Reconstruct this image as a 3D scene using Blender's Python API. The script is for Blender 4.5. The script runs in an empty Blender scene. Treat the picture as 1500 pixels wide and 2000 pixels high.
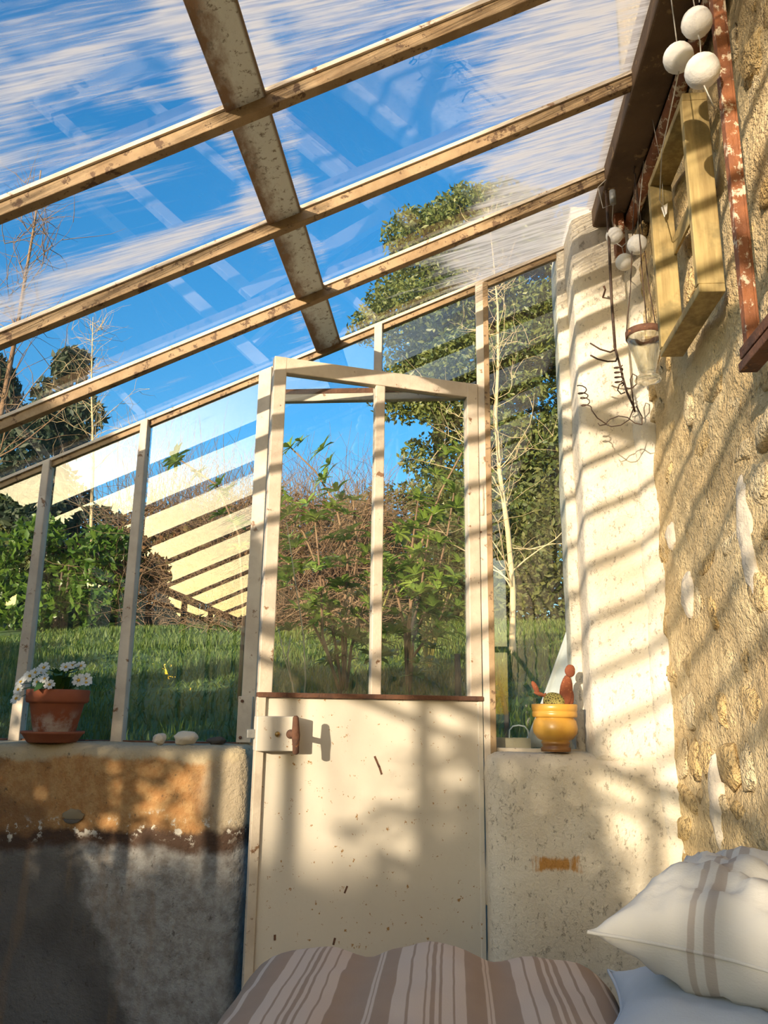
import bpy, bmesh, math, random
import numpy as np
from mathutils import Vector, Matrix, Euler, noise

random.seed(7)
rng = np.random.default_rng(7)
S = bpy.context.scene
COL = S.collection
PI = math.pi

# ------------------------------------------------------------------ camera
FPX, PITCH, YAW, ROLL = 1573.6, 0.240555, -0.085228, 0.013782
fw = Vector((math.sin(YAW)*math.cos(PITCH), math.cos(YAW)*math.cos(PITCH), math.sin(PITCH)))
rt = Vector((math.cos(YAW), -math.sin(YAW), 0)); up = rt.cross(fw)
rt2 = rt*math.cos(ROLL) + up*math.sin(ROLL); up2 = up*math.cos(ROLL) - rt*math.sin(ROLL)
cam = bpy.data.cameras.new('camera'); cam.sensor_fit = 'HORIZONTAL'; cam.sensor_width = 36
cam.lens = FPX/1500*36; cam.clip_start = .02; cam.clip_end = 500
camo = bpy.data.objects.new('camera', cam); COL.objects.link(camo)
camo.matrix_world = Matrix(((rt2.x, up2.x, -fw.x, 0), (rt2.y, up2.y, -fw.y, 0), (rt2.z, up2.z, -fw.z, 0), (0, 0, 0, 1)))
S.camera = camo

# ------------------------------------------------------------------ sky, sun, exposure
TOSUN = Vector((-.448, -1, .173)).normalized()
W = bpy.data.worlds.new('sky'); S.world = W; W.use_nodes = True
wn = W.node_tree; wn.nodes.clear()
sky = wn.nodes.new('ShaderNodeTexSky'); sky.sky_type = 'NISHITA'; sky.sun_disc = False
sky.sun_elevation = math.asin(TOSUN.z); sky.sun_rotation = math.atan2(TOSUN.x, TOSUN.y)
sky.air_density = 1.0; sky.dust_density = 2.2; sky.ozone_density = 2.5
hs = wn.nodes.new('ShaderNodeHueSaturation'); hs.inputs['Saturation'].default_value = 1.35
bgn = wn.nodes.new('ShaderNodeBackground'); bgn.inputs['Strength'].default_value = 0.41
won = wn.nodes.new('ShaderNodeOutputWorld')
wn.links.new(sky.outputs[0], hs.inputs['Color']); wn.links.new(hs.outputs[0], bgn.inputs[0]); wn.links.new(bgn.outputs[0], won.inputs[0])
sl = bpy.data.lights.new('sun', 'SUN'); sl.energy = 10.4; sl.color = (1.0, .785, .60); sl.angle = math.radians(.6)
so = bpy.data.objects.new('sun', sl); COL.objects.link(so)
so.rotation_euler = TOSUN.to_track_quat('Z', 'Y').to_euler()
vs = S.view_settings; vs.view_transform = 'Standard'; vs.look = 'None'; vs.gamma = 1; vs.use_curve_mapping = False
vs.exposure = 0.0
S.cycles.max_bounces = 6; S.cycles.diffuse_bounces = 2; S.cycles.glossy_bounces = 3; S.cycles.transparent_max_bounces = 24; S.cycles.transmission_bounces = 6
S.cycles.use_adaptive_sampling = True; S.cycles.adaptive_threshold = .05
S.cycles.caustics_reflective = False; S.cycles.caustics_refractive = False
S.cycles.sample_clamp_indirect = 4

# ------------------------------------------------------------------ material helpers
class NT:
    def __init__(s, name):
        s.m = bpy.data.materials.new(name); s.m.use_nodes = True
        s.t = s.m.node_tree; s.t.nodes.clear()
        s.out = s.t.nodes.new('ShaderNodeOutputMaterial')
        s.co = s.t.nodes.new('ShaderNodeTexCoord').outputs['Object']
    def put(s, sock, v):
        if v is None: return
        if isinstance(v, bpy.types.NodeSocket): s.t.links.new(v, sock)
        else: sock.default_value = v
    def n(s, typ, ins=(), **props):
        nd = s.t.nodes.new('ShaderNode'+typ)
        for k, v in props.items(): setattr(nd, k, v)
        for k, v in dict(ins).items(): s.put(nd.inputs[k], v)
        return nd
    def mth(s, op, a, b=None, c=None, clamp=False):
        nd = s.n('Math', operation=op, use_clamp=clamp)
        for i, v in enumerate((a, b, c)): s.put(nd.inputs[i], v)
        return nd.outputs[0]
    def noise(s, scale=5, detail=4, rough=.6, co=None, vec=None, dist=0):
        c = co or s.co
        if vec: c = s.n('VectorMath', {0: c, 1: vec}, operation='MULTIPLY').outputs[0]
        return s.n('TexNoise', {'Vector': c, 'Scale': scale, 'Detail': detail, 'Roughness': rough, 'Distortion': dist}).outputs['Fac']
    def step(s, v, lo, hi):
        nd = s.n('MapRange', {'Value': v, 'From Min': lo, 'From Max': hi}, interpolation_type='SMOOTHSTEP')
        return nd.outputs[0]
    def mix(s, f, a, b):
        nd = s.n('Mix', data_type='RGBA')
        s.put(nd.inputs[0], f)
        s.put(nd.inputs[6], a if isinstance(a, bpy.types.NodeSocket) else (*a, 1))
        s.put(nd.inputs[7], b if isinstance(b, bpy.types.NodeSocket) else (*b, 1))
        return nd.outputs[2]
    def bump(s, h, strength=.5, dist=.01):
        return s.n('Bump', {'Height': h, 'Strength': strength, 'Distance': dist}).outputs[0]
    def xyz(s, co=None):
        nd = s.n('SeparateXYZ', {0: co or s.co}); return nd.outputs
    def surf(s, sock): s.t.links.new(sock, s.out.inputs['Surface'])
    def pbr(s, col, rough=.7, nrm=None, metal=0, **kw):
        ins = {'Base Color': col if isinstance(col, bpy.types.NodeSocket) else (*col, 1), 'Roughness': rough, 'Metallic': metal}
        if nrm is not None: ins['Normal'] = nrm
        ins.update(kw)
        nd = s.n('BsdfPrincipled', ins); s.surf(nd.outputs[0]); return s.m

def weathered(name, a, b, spot=None, amount=.5, sc=6, spot_sc=14, rough=.7, bstr=.4, fine=90, metal=0, edge=.06):
    t = NT(name)
    c = t.mix(t.step(t.noise(sc, 5), .35, .68), a, b)
    if spot:
        m = t.step(t.noise(spot_sc, 7, .7), 1-amount, 1-amount+edge)
        c = t.mix(m, c, spot)
    h = t.mth('ADD', t.noise(fine, 3), t.mth('MULTIPLY', t.noise(sc*3, 5), 1.5))
    return t.pbr(c, rough, t.bump(h, bstr, .004), metal)

def leafmat(name, a, b, trans=.35, rough=.5, sc=3.0):
    t = NT(name)
    f = t.noise(sc, 3)
    oi = t.n('NewGeometry').outputs['Random Per Island']
    c = t.mix(t.step(t.mth('ADD', t.mth('MULTIPLY', f, .6), t.mth('MULTIPLY', oi, .5)), .25, .8), a, b)
    p = t.n('BsdfPrincipled', {'Base Color': c, 'Roughness': rough})
    tr = t.n('BsdfTranslucent', {'Color': c})
    mx = t.n('MixShader', {0: trans, 1: p.outputs[0], 2: tr.outputs[0]})
    t.surf(mx.outputs[0]); return t.m

def glassmat(name, wash=None, haze=.03, tint=(.93, .97, .97), hazecol=(.75, .8, .8)):
    t = NT(name)
    g = t.n('NewGeometry')
    cosn = t.mth('ABSOLUTE', t.n('VectorMath', {0: g.outputs['Incoming'], 1: g.outputs['Normal']}, operation='DOT_PRODUCT').outputs['Value'])
    fr = t.mth('MULTIPLY_ADD', t.mth('POWER', t.mth('SUBTRACT', 1.0, cosn), 5.0), .88, .12)
    tr = t.n('BsdfTransparent', {'Color': (*tint, 1)})
    gl = t.n('BsdfGlossy', {'Color': (1, 1, 1, 1), 'Roughness': .0})
    m1 = t.n('MixShader', {0: fr, 1: tr.outputs[0], 2: gl.outputs[0]})
    d = t.n('BsdfDiffuse', {'Color': (*hazecol, 1)}); tl = t.n('BsdfTranslucent', {'Color': (*hazecol, 1)})
    dm = t.n('MixShader', {0: .5, 1: d.outputs[0], 2: tl.outputs[0]})
    if wash is None:
        f = t.mth('MULTIPLY', t.step(t.noise(3.2, 3, .65, vec=(1.0, 1.0, .6)), .3, .8), haze*2)
    else:
        f = wash(t, haze)
    m2 = t.n('MixShader', {0: f, 1: m1.outputs[0], 2: dm.outputs[0]})
    t.surf(m2.outputs[0]); return t.m

def roof_wash(t, haze):
    x, y, z = t.xyz()
    u = x
    co = t.n('CombineXYZ', {0: t.mth('MULTIPLY_ADD', y, .35, u), 1: t.mth('MULTIPLY_ADD', u, -.22, y), 2: 0.0}).outputs[0]
    n1 = t.noise(1.0, 4, .65, co=co, vec=(2.2, 12, 1), dist=.35)
    n2 = t.noise(1.0, 2, .7, co=co, vec=(5, 85, 1), dist=.25)
    nb = t.noise(2.4, 1, .6, co=co)
    def blob(cx, cy, rx, ry, a):
        dx = t.mth('DIVIDE', t.mth('SUBTRACT', x, cx), rx); dy = t.mth('DIVIDE', t.mth('SUBTRACT', y, cy), ry)
        q = t.mth('ADD', t.mth('MULTIPLY', dx, dx), t.mth('MULTIPLY', dy, dy))
        return t.mth('MULTIPLY', t.mth('EXPONENT', t.mth('MULTIPLY', q, -1.0)), a)
    bias = t.mth('MULTIPLY', t.step(t.mth('MULTIPLY_ADD', t.mth('SUBTRACT', nb, .5), .5, x), -.14, .34), .52)
    for bl in ((-.86, 1.2, .40, .26, .30), (-1.05, 1.74, .40, .09, .36), (-.68, 1.76, .26, .05, .32), (-.18, 1.30, .28, .16, .30),
               (-.72, 1.50, .2, .05, .20), (.05, 2.42, .42, .14, .22), (-1.5, 2.55, .5, .2, .08), (-.75, 2.42, .28, .035, .16),
               (-.49, 1.3, .035, 1.6, .22), (-.37, 1.3, .03, 1.6, .22), (.46, 1.6, .04, 3, .4), (-.2, .3, 1.5, .8, .14), (-.6, -1.5, 1.5, 1.3, .3)):
        bias = t.mth('ADD', bias, blob(*bl))
    v = t.mth('ADD', t.mth('MULTIPLY_ADD', n2, .30, t.mth('MULTIPLY', n1, .72)), bias)
    f = t.mth('MULTIPLY', t.step(v, .66, .98), t.mth('MULTIPLY_ADD', t.step(n2, .34, .62), .42, .58))
    return t.mth('MULTIPLY_ADD', f, .90, haze*.5, clamp=True)

def front_wash(t, haze):
    x, y, z = t.xyz()
    n = t.noise(1.0, 3, .7, vec=(1, 9, 1.2)); n2 = t.noise(7, 3, .7)
    f = t.step(t.mth('ADD', t.mth('MULTIPLY', n, .7), t.mth('MULTIPLY', n2, .4)), .38, .78)
    far = t.step(y, 1.3, -.6)
    low = t.step(z, .5, .1)
    return t.mth('MULTIPLY', t.mth('MULTIPLY_ADD', f, .45, t.mth('MULTIPLY_ADD', low, .18, .10)), t.mth('MULTIPLY_ADD', far, .80, .10))

M = {}
M['glass'] = glassmat('clear_pane_glass', haze=.008)
_t = NT('plain_glass_face'); _t.surf(_t.n('BsdfTransparent', {'Color': (.97, .985, .98, 1)}).outputs[0]); M['glass_plain'] = _t.m
M['glass_dim'] = glassmat('hazy_pane_glass', haze=.022, tint=(.88, .95, .96))
M['glass_roof'] = glassmat('whitewashed_roof_glass', roof_wash, .03, hazecol=(.92, .90, .86))
M['glass_front'] = glassmat('grimy_front_glass', front_wash, .1, tint=(.92, .97, .93), hazecol=(.70, .78, .68))
M['bar'] = weathered('old_cream_painted_steel', (.72, .62, .49), (.58, .48, .37), (.26, .14, .07), .40, sc=9, spot_sc=24, rough=.6, bstr=.3)
M['bar_rust'] = weathered('rusty_brown_steel_bar', (.40, .28, .155), (.28, .18, .09), (.13, .075, .04), .45, sc=12, spot_sc=30, rough=.75)
M['doorpaint'] = weathered('cream_door_paint_rust_specks', (.80, .72, .60), (.74, .67, .56), (.42, .22, .07), .365, sc=3, spot_sc=58, rough=.5, bstr=.12, edge=.02)
M['rust'] = weathered('dark_rust', (.17, .075, .04), (.09, .045, .03), (.30, .13, .05), .4, sc=20, spot_sc=40, rough=.85, bstr=.6)
M['rustred'] = weathered('red_rust_with_cream_flakes', (.33, .12, .045), (.20, .075, .035), (.72, .60, .44), .47, sc=14, spot_sc=26, rough=.75, bstr=.6)
M['beam'] = weathered('dark_brown_beam', (.16, .10, .055), (.10, .062, .035), (.30, .19, .09), .40, sc=7, spot_sc=20, rough=.85, bstr=.5)
M['wood'] = None
M['white'] = weathered('white_paper_ball', (.86, .84, .80), (.80, .78, .75), None, sc=20, rough=.9, bstr=.25, fine=160)
M['cord'] = weathered('pale_cord', (.55, .52, .46), (.45, .42, .37), None, sc=30)
M['darkwire'] = weathered('dark_iron_wire', (.055, .035, .025), (.09, .05, .03), None, sc=30, rough=.7)
M['terra'] = weathered('terracotta', (.36, .115, .05), (.28, .085, .04), None, sc=9, rough=.85, bstr=.3)
M['brass'] = weathered('brass', (.55, .36, .12), (.4, .25, .1), None, rough=.35, metal=.9)
M['grey'] = weathered('grey_metal', (.34, .34, .32), (.26, .26, .25), None, rough=.55, metal=.4)
M['soil'] = weathered('potting_soil', (.055, .035, .022), (.03, .02, .014), None, sc=40, rough=1, bstr=1)

def wood_mat(name, a, b):
    t = NT(name)
    g = t.noise(1, 5, .65, vec=(60, 60, 5)); g2 = t.noise(1, 3, .6, vec=(14, 14, 2.0))
    c = t.mix(t.step(t.mth('ADD', t.mth('MULTIPLY', g, .6), t.mth('MULTIPLY', g2, .5)), .40, .68), a, b)
    c = t.mix(t.mth('MULTIPLY', t.step(t.noise(11, 4, .65), .50, .66), .6), c, (.17, .14, .06))
    return t.pbr(c, .75, t.bump(g, .4, .002))
M['wood'] = wood_mat('weathered_greenish_pine', (.50, .38, .16), (.30, .21, .08))

def purlin_mat():
    t = NT('flaking_galvanised_strip')
    x, y, z = t.xyz()
    n = t.noise(1, 7, .72, vec=(16, 8, 16)); n2 = t.noise(60, 5, .7); n3 = t.noise(4, 3)
    side = t.step(t.mth('MULTIPLY_ADD', t.mth('SUBTRACT', n, .5), .12, x), -.462, -.418)
    c = t.mix(side, (.30, .19, .12), (.86, .89, .86))
    c = t.mix(t.step(n2, .54, .66), c, (.30, .27, .23))
    c = t.mix(t.step(t.mth('ADD', t.mth('MULTIPLY', n, .5), t.mth('MULTIPLY', n3, .5)), .57, .63), c, (.42, .26, .15))
    c = t.mix(t.step(x, -.390, -.383), c, (.24, .17, .11))
    return t.pbr(c, .7, t.bump(n2, .5, .003))
M['purlin'] = purlin_mat()

def plaster_mat(name, a, b, pits=.30, stainx=None, pitcol=(.20, .15, .10), bstr=.55, bd=.012):
    t = NT(name); t.co = t.n('NewGeometry').outputs['Position']
    c = t.mix(t.step(t.noise(3.2, 4, .6), .36, .68), a, b)
    pit = t.step(t.noise(1, 4, .75, vec=(70, 70, 42)), 1-pits-.05, 1-pits+.03)
    c = t.mix(t.mth('MULTIPLY', pit, .5), c, pitcol)
    v = t.n('TexVoronoi', {'Vector': t.n('VectorMath', {0: t.co, 1: t.n('TexNoise', {'Vector': t.co, 'Scale': 9.0, 'Detail': 4.0}).outputs['Color']}, operation='ADD').outputs[0], 'Scale': 5.0}, feature='DISTANCE_TO_EDGE').outputs['Distance']
    crack = t.mth('MULTIPLY', t.step(v, .018, .004), t.step(t.noise(4, 2), .5, .6))
    c = t.mix(t.mth('MULTIPLY', crack, .6), c, (.28, .21, .14))
    if stainx:
        x, y, z = t.xyz(); n = t.noise(1, 5, .75, vec=(60, 60, 14))
        for (cx, cz, rx, rz, col) in stainx:
            dx = t.mth('DIVIDE', t.mth('SUBTRACT', x, cx), rx); dz = t.mth('DIVIDE', t.mth('SUBTRACT', z, cz), rz)
            q = t.mth('MAXIMUM', t.mth('ABSOLUTE', dx), t.mth('ABSOLUTE', dz))
            c = t.mix(t.step(t.mth('ADD', q, t.mth('MULTIPLY', n, 2.0)), 2.15, 1.55), c, col)
    h = t.mth('SUBTRACT', t.mth('ADD', t.noise(22, 4, .68), t.mth('MULTIPLY', t.noise(120, 2), .4)), t.mth('MULTIPLY', pit, .5))
    return t.pbr(c, .92, t.bump(h, bstr, bd))
M['plaster'] = plaster_mat('pitted_whitish_plaster', (.80, .73, .60), (.68, .60, .47), .37, ((.285, -.407, .062, .020, (.55, .27, .07)),))
M['mortar'] = plaster_mat('buff_lime_mortar', (.70, .55, .31), (.55, .40, .20), .36, pitcol=(.26, .17, .08), bstr=.8, bd=.022)
M['stone'] = plaster_mat('ochre_limestone', (.70, .52, .26), (.56, .38, .15), .40, pitcol=(.26, .15, .06), bstr=.9, bd=.03)
M['stone_pale'] = plaster_mat('pale_limestone', (.76, .62, .38), (.62, .48, .27), .38, pitcol=(.30, .2, .1), bstr=.9, bd=.03)
M['patch'] = plaster_mat('white_plaster_patch', (.68, .61, .50), (.60, .53, .42), .3)
M['floor'] = plaster_mat('grey_concrete', (.34, .31, .27), (.27, .25, .22), .3)

def leftwall_mat():
    t = NT('stained_low_wall_plaster')
    x, y, z = t.xyz()
    nz = t.noise(5, 6, .65); n2 = t.noise(26, 6, .7); n3 = t.noise(2.2, 4); nf = t.noise(80, 3)
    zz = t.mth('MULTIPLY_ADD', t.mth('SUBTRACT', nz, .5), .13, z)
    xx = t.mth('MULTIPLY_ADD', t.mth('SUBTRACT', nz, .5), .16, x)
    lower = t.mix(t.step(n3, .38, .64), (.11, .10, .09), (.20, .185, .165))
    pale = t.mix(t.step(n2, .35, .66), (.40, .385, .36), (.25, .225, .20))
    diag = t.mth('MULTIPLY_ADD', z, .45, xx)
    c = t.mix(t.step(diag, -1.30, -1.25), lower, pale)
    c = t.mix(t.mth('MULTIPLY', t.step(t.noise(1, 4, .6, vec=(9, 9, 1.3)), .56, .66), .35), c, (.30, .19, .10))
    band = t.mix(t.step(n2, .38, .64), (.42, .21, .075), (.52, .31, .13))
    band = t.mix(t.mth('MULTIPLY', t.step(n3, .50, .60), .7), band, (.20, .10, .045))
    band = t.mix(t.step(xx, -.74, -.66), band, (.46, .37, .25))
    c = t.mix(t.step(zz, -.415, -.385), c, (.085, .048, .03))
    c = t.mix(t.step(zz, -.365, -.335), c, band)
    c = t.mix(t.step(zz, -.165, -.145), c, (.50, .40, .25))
    # efflorescence along the ledge
    e = t.mth('MULTIPLY', t.step(t.mth('ABSOLUTE', t.mth('ADD', zz, .345)), .045, .01), t.step(n2, .55, .60))
    c = t.mix(e, c, (.66, .61, .52))
    pit = t.step(t.noise(1, 6, .75, vec=(45, 45, 30)), .60, .68)
    c = t.mix(t.mth('MULTIPLY', pit, .7), c, (.07, .055, .04))
    h = t.mth('ADD', t.noise(20, 6, .7), t.mth('MULTIPLY', nf, .3))
    return t.pbr(c, .95, t.bump(h, .7, .015))
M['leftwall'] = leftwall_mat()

# ------------------------------------------------------------------ mesh helpers
class MB:
    def __init__(s): s.v = []; s.f = []
    def add(s, vs, fs):
        k = len(s.v); s.v += [tuple(v) for v in vs]; s.f += [tuple(i+k for i in f) for f in fs]; return s
    def box(s, a, b):
        (x0, y0, z0), (x1, y1, z1) = a, b
        return s.add([(x0,y0,z0),(x1,y0,z0),(x1,y1,z0),(x0,y1,z0),(x0,y0,z1),(x1,y0,z1),(x1,y1,z1),(x0,y1,z1)],
                     [(0,3,2,1),(4,5,6,7),(0,1,5,4),(1,2,6,5),(2,3,7,6),(3,0,4,7)])
    def bar(s, p, q, w, d, side=(0, 1, 0)):
        """box-section bar from p to q; w across `side`, d across the third axis"""
        p = Vector(p); q = Vector(q); ax = (q-p).normalized(); sd = Vector(side); sd = (sd-ax*sd.dot(ax)).normalized(); th = ax.cross(sd)
        c = [sd*w/2+th*d/2, -sd*w/2+th*d/2, -sd*w/2-th*d/2, sd*w/2-th*d/2]
        return s.add([p+k for k in c]+[q+k for k in c], [(3,2,1,0),(4,5,6,7),(0,1,5,4),(1,2,6,5),(2,3,7,6),(3,0,4,7)])
    def prism_xz(s, poly, y0, y1):
        n = len(poly)
        return s.add([(x, y0, z) for x, z in poly]+[(x, y1, z) for x, z in poly],
                     [tuple(range(n)), tuple(range(2*n-1, n-1, -1))]+[(i+n, (i+1) % n+n, (i+1) % n, i) for i in range(n)])
    def tube(s, pts, r, n=6, cap=True):
        pts = [Vector(p) for p in pts]; m = len(pts)
        rs = r if isinstance(r, (list, tuple)) else [r]*m
        t0 = (pts[1]-pts[0]).normalized(); nrm = t0.orthogonal().normalized(); vs = []
        for i in range(m):
            t = (pts[min(i+1, m-1)]-pts[max(i-1, 0)])
            t = t.normalized() if t.length > 1e-9 else t0
            nrm = nrm-t*nrm.dot(t); nrm = nrm.normalized() if nrm.length > 1e-6 else t.orthogonal().normalized()
            bn = t.cross(nrm)
            for k in range(n):
                a = 2*PI*k/n; vs.append(pts[i]+(nrm*math.cos(a)+bn*math.sin(a))*rs[i])
        fs = [(i*n+k, i*n+(k+1) % n, (i+1)*n+(k+1) % n, (i+1)*n+k) for i in range(m-1) for k in range(n)]
        if cap: fs += [tuple(range(n-1, -1, -1)), tuple((m-1)*n+k for k in range(n))]
        return s.add(vs, fs)
    def lathe(s, prof, n=28, c=(0, 0, 0), cap=True):
        vs = []; m = len(prof)
        for r, z in prof:
            for k in range(n):
                a = 2*PI*k/n; vs.append((c[0]+r*math.cos(a), c[1]+r*math.sin(a), c[2]+z))
        fs = [(i*n+k, i*n+(k+1) % n, (i+1)*n+(k+1) % n, (i+1)*n+k) for i in range(m-1) for k in range(n)]
        if cap: fs += [tuple(range(n-1, -1, -1)), tuple((m-1)*n+k for k in range(n))]
        return s.add(vs, fs)
    def mesh(s, name, smooth=False):
        me = bpy.data.meshes.new(name); me.from_pydata(s.v, [], s.f); me.update()
        if smooth: me.polygons.foreach_set('use_smooth', [True]*len(me.polygons))
        return me

def link(name, me, m, parent=None, smooth=False, bevel=0):
    o = bpy.data.objects.new(name, me); COL.objects.link(o)
    if m is not None and not me.materials: me.materials.append(m)
    if parent: o.parent = parent
    if bevel:
        b = o.modifiers.new('bevel', 'BEVEL'); b.width = bevel; b.segments = 2; b.limit_method = 'ANGLE'
    return o
def part(name, mb, m, parent=None, smooth=False, bevel=0):
    return link(name, mb.mesh(name, smooth), m, parent, bevel=bevel)
def tag(o, label, cat, kind=None, group=None):
    o['label'] = label; o['category'] = cat
    if kind: o['kind'] = kind
    if group: o['group'] = group
    return o
def empty(name, loc=(0, 0, 0), rz=0):
    o = bpy.data.objects.new(name, None); COL.objects.link(o); o.location = loc; o.rotation_euler = (0, 0, rz); o.empty_display_size = .1
    return o

def rough_box(a, b, step=.03, amp=.008, sc=6, seed=0, round_=.0):
    """box with gridded faces whose surface wanders (old plaster)"""
    bm = bmesh.new(); (x0, y0, z0), (x1, y1, z1) = a, b
    def face(o, u, v):
        o, u, v = Vector(o), Vector(u), Vector(v)
        nu = max(1, min(70, int(u.length/step))); nv = max(1, min(70, int(v.length/step)))
        g = [[bm.verts.new(o+u*i/nu+v*j/nv) for j in range(nv+1)] for i in range(nu+1)]
        for i in range(nu):
            for j in range(nv): bm.faces.new((g[i][j], g[i+1][j], g[i+1][j+1], g[i][j+1]))
    X, Y, Z = Vector((x1-x0, 0, 0)), Vector((0, y1-y0, 0)), Vector((0, 0, z1-z0))
    o = Vector(a)
    face(o, X, Z); face(o+Y, Z, X); face(o, Z, Y); face(o+X, Y, Z); face(o, Y, X); face(o+Z, X, Y)
    bmesh.ops.remove_doubles(bm, verts=bm.verts, dist=1e-4)
    c = Vector(((x0+x1)/2, (y0+y1)/2, (z0+z1)/2)); hf = Vector((x1-x0, y1-y0, z1-z0))/2
    for v in bm.verts:
        p = v.co.copy()
        d = noise.noise_vector(p*sc+Vector((seed, seed*2.3, 0)))*amp + noise.noise_vector(p*sc*3.7+Vector((seed+9, 0, 3)))*amp*.45
        if round_:
            q = p-c
            near = [1-min(1, (hf[i]-abs(q[i]))/round_) for i in range(3)]
            for i in range(3):
                j, k = (i+1) % 3, (i+2) % 3
                e = max(near[i]*near[j], near[i]*near[k])
                d[i] -= math.copysign(e*round_*.35, q[i])
        v.co = p+d
    bm.normal_update()
    me = bpy.data.meshes.new('rough'); bm.to_mesh(me); bm.free()
    me.polygons.foreach_set('use_smooth', [True]*len(me.polygons))
    return me

def poly_arrays(name, V, F, smooth=False):
    """fast mesh from numpy arrays; F is (n,3) or (n,4)"""
    me = bpy.data.meshes.new(name); n, k = F.shape
    me.vertices.add(len(V)); me.vertices.foreach_set('co', V.astype(np.float32).ravel())
    me.loops.add(n*k); me.loops.foreach_set('vertex_index', F.astype(np.int32).ravel())
    me.polygons.add(n); me.polygons.foreach_set('loop_start', np.arange(0, n*k, k, dtype=np.int32))
    me.polygons.foreach_set('loop_total', np.full(n, k, dtype=np.int32))
    me.update(calc_edges=True); me.validate()
    return me

def leaf_cloud(name, centers, L, Wd, upbias=.3, droop=0):
    """one folded rhomb (two triangles) for each centre"""
    n = len(centers)
    d = rng.normal(size=(n, 3)); d[:, 2] += upbias; d /= np.linalg.norm(d, axis=1)[:, None]
    h = rng.normal(size=(n, 3)); sd = np.cross(d, h); sd /= np.linalg.norm(sd, axis=1)[:, None]
    nm = np.cross(d, sd)
    l = (L*rng.uniform(.6, 1.3, n))[:, None]; w = (Wd*rng.uniform(.7, 1.2, n))[:, None]
    V = np.stack([centers-d*l/2, centers+sd*w/2+nm*w*.15, centers+d*l/2, centers-sd*w/2+nm*w*.15], 1).reshape(-1, 3)
    i = np.arange(n)*4
    F = np.concatenate([np.stack([i, i+1, i+2], 1), np.stack([i, i+2, i+3], 1)])
    return poly_arrays(name, V, F)

def cluster_points(cents, radii, n, hollow=.35):
    cents = np.array(cents, float); radii = np.array(radii, float)
    if radii.ndim == 1: radii = np.repeat(radii[:, None], 3, 1)
    wgt = radii.prod(1)**.7; idx = rng.choice(len(cents), n, p=wgt/wgt.sum())
    d = rng.normal(size=(n, 3)); d /= np.linalg.norm(d, axis=1)[:, None]
    r = rng.uniform(hollow, 1, n)**.6
    return cents[idx]+d*radii[idx]*r[:, None]

# ------------------------------------------------------------------ dimensions of the lean-to (camera at the origin, 1 m above the floor)
YE = 2.60            # plane of the end glazing
XF = -1.72           # plane of the low front glazing
XW = .62             # face of the house wall
FS = -.62            # sill of the front glazing
YB = -3.42           # far end behind the viewer
ZF = -1.0            # floor
SILL = -.112
TAN = .4243
def zroof(x): return .76+TAN*(x+1.576)
RN = Vector((-math.sin(math.atan(TAN)), 0, math.cos(math.atan(TAN))))
RAFT = [2.60, 2.222, 1.832, 1.425]+[1.425-.44*i for i in range(1, 12)]
SL = Vector((1, 0, TAN))

# ---- ground, floor
def zground(x, y):
    base = -.24
    r = max(0, y-2.85); z = base+.173*min(r, 9.0)+.06*max(0, r-9.0)
    z += .03*noise.noise(Vector((x*.5, y*.5, 0)))
    if x < -2: z -= .05*min(4, -2-x)*(1 if y < 2 else .3)
    return z
gx = np.concatenate([np.linspace(-60, -12, 9), np.linspace(-11, 8, 58), np.linspace(10, 60, 9)])
gy = np.concatenate([np.linspace(-60, -14, 9), np.linspace(-12, 16, 85), np.linspace(19, 80, 9)])
V = np.array([(x, y, zground(x, y)) for x in gx for y in gy])
for k, (x, y, z) in enumerate(V):
    if XF-.12 < x < XW+3.4 and YB-.1 < y < YE+.12: V[k, 2] = ZF-.25
ny = len(gy); F = np.array([(i*ny+j, (i+1)*ny+j, (i+1)*ny+j+1, i*ny+j+1) for i in range(len(gx)-1) for j in range(ny-1)])
M['lawn'] = weathered('lawn_soil_green', (.055, .11, .018), (.04, .085, .016), (.09, .10, .022), .42, sc=1.2, spot_sc=4, rough=.95, bstr=.8, fine=30)
ground = link('ground', poly_arrays('ground', V, F), M['lawn']); tag(ground, 'grassy garden ground rising away behind the glazed end wall', 'ground', 'structure')
part('floor', MB().box((XF-.1, YB-.1, ZF-.06), (XW+.1, YE+.1, ZF)), M['floor']); tag(bpy.data.objects['floor'], 'grey concrete floor of the lean-to greenhouse', 'floor', 'structure')

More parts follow.
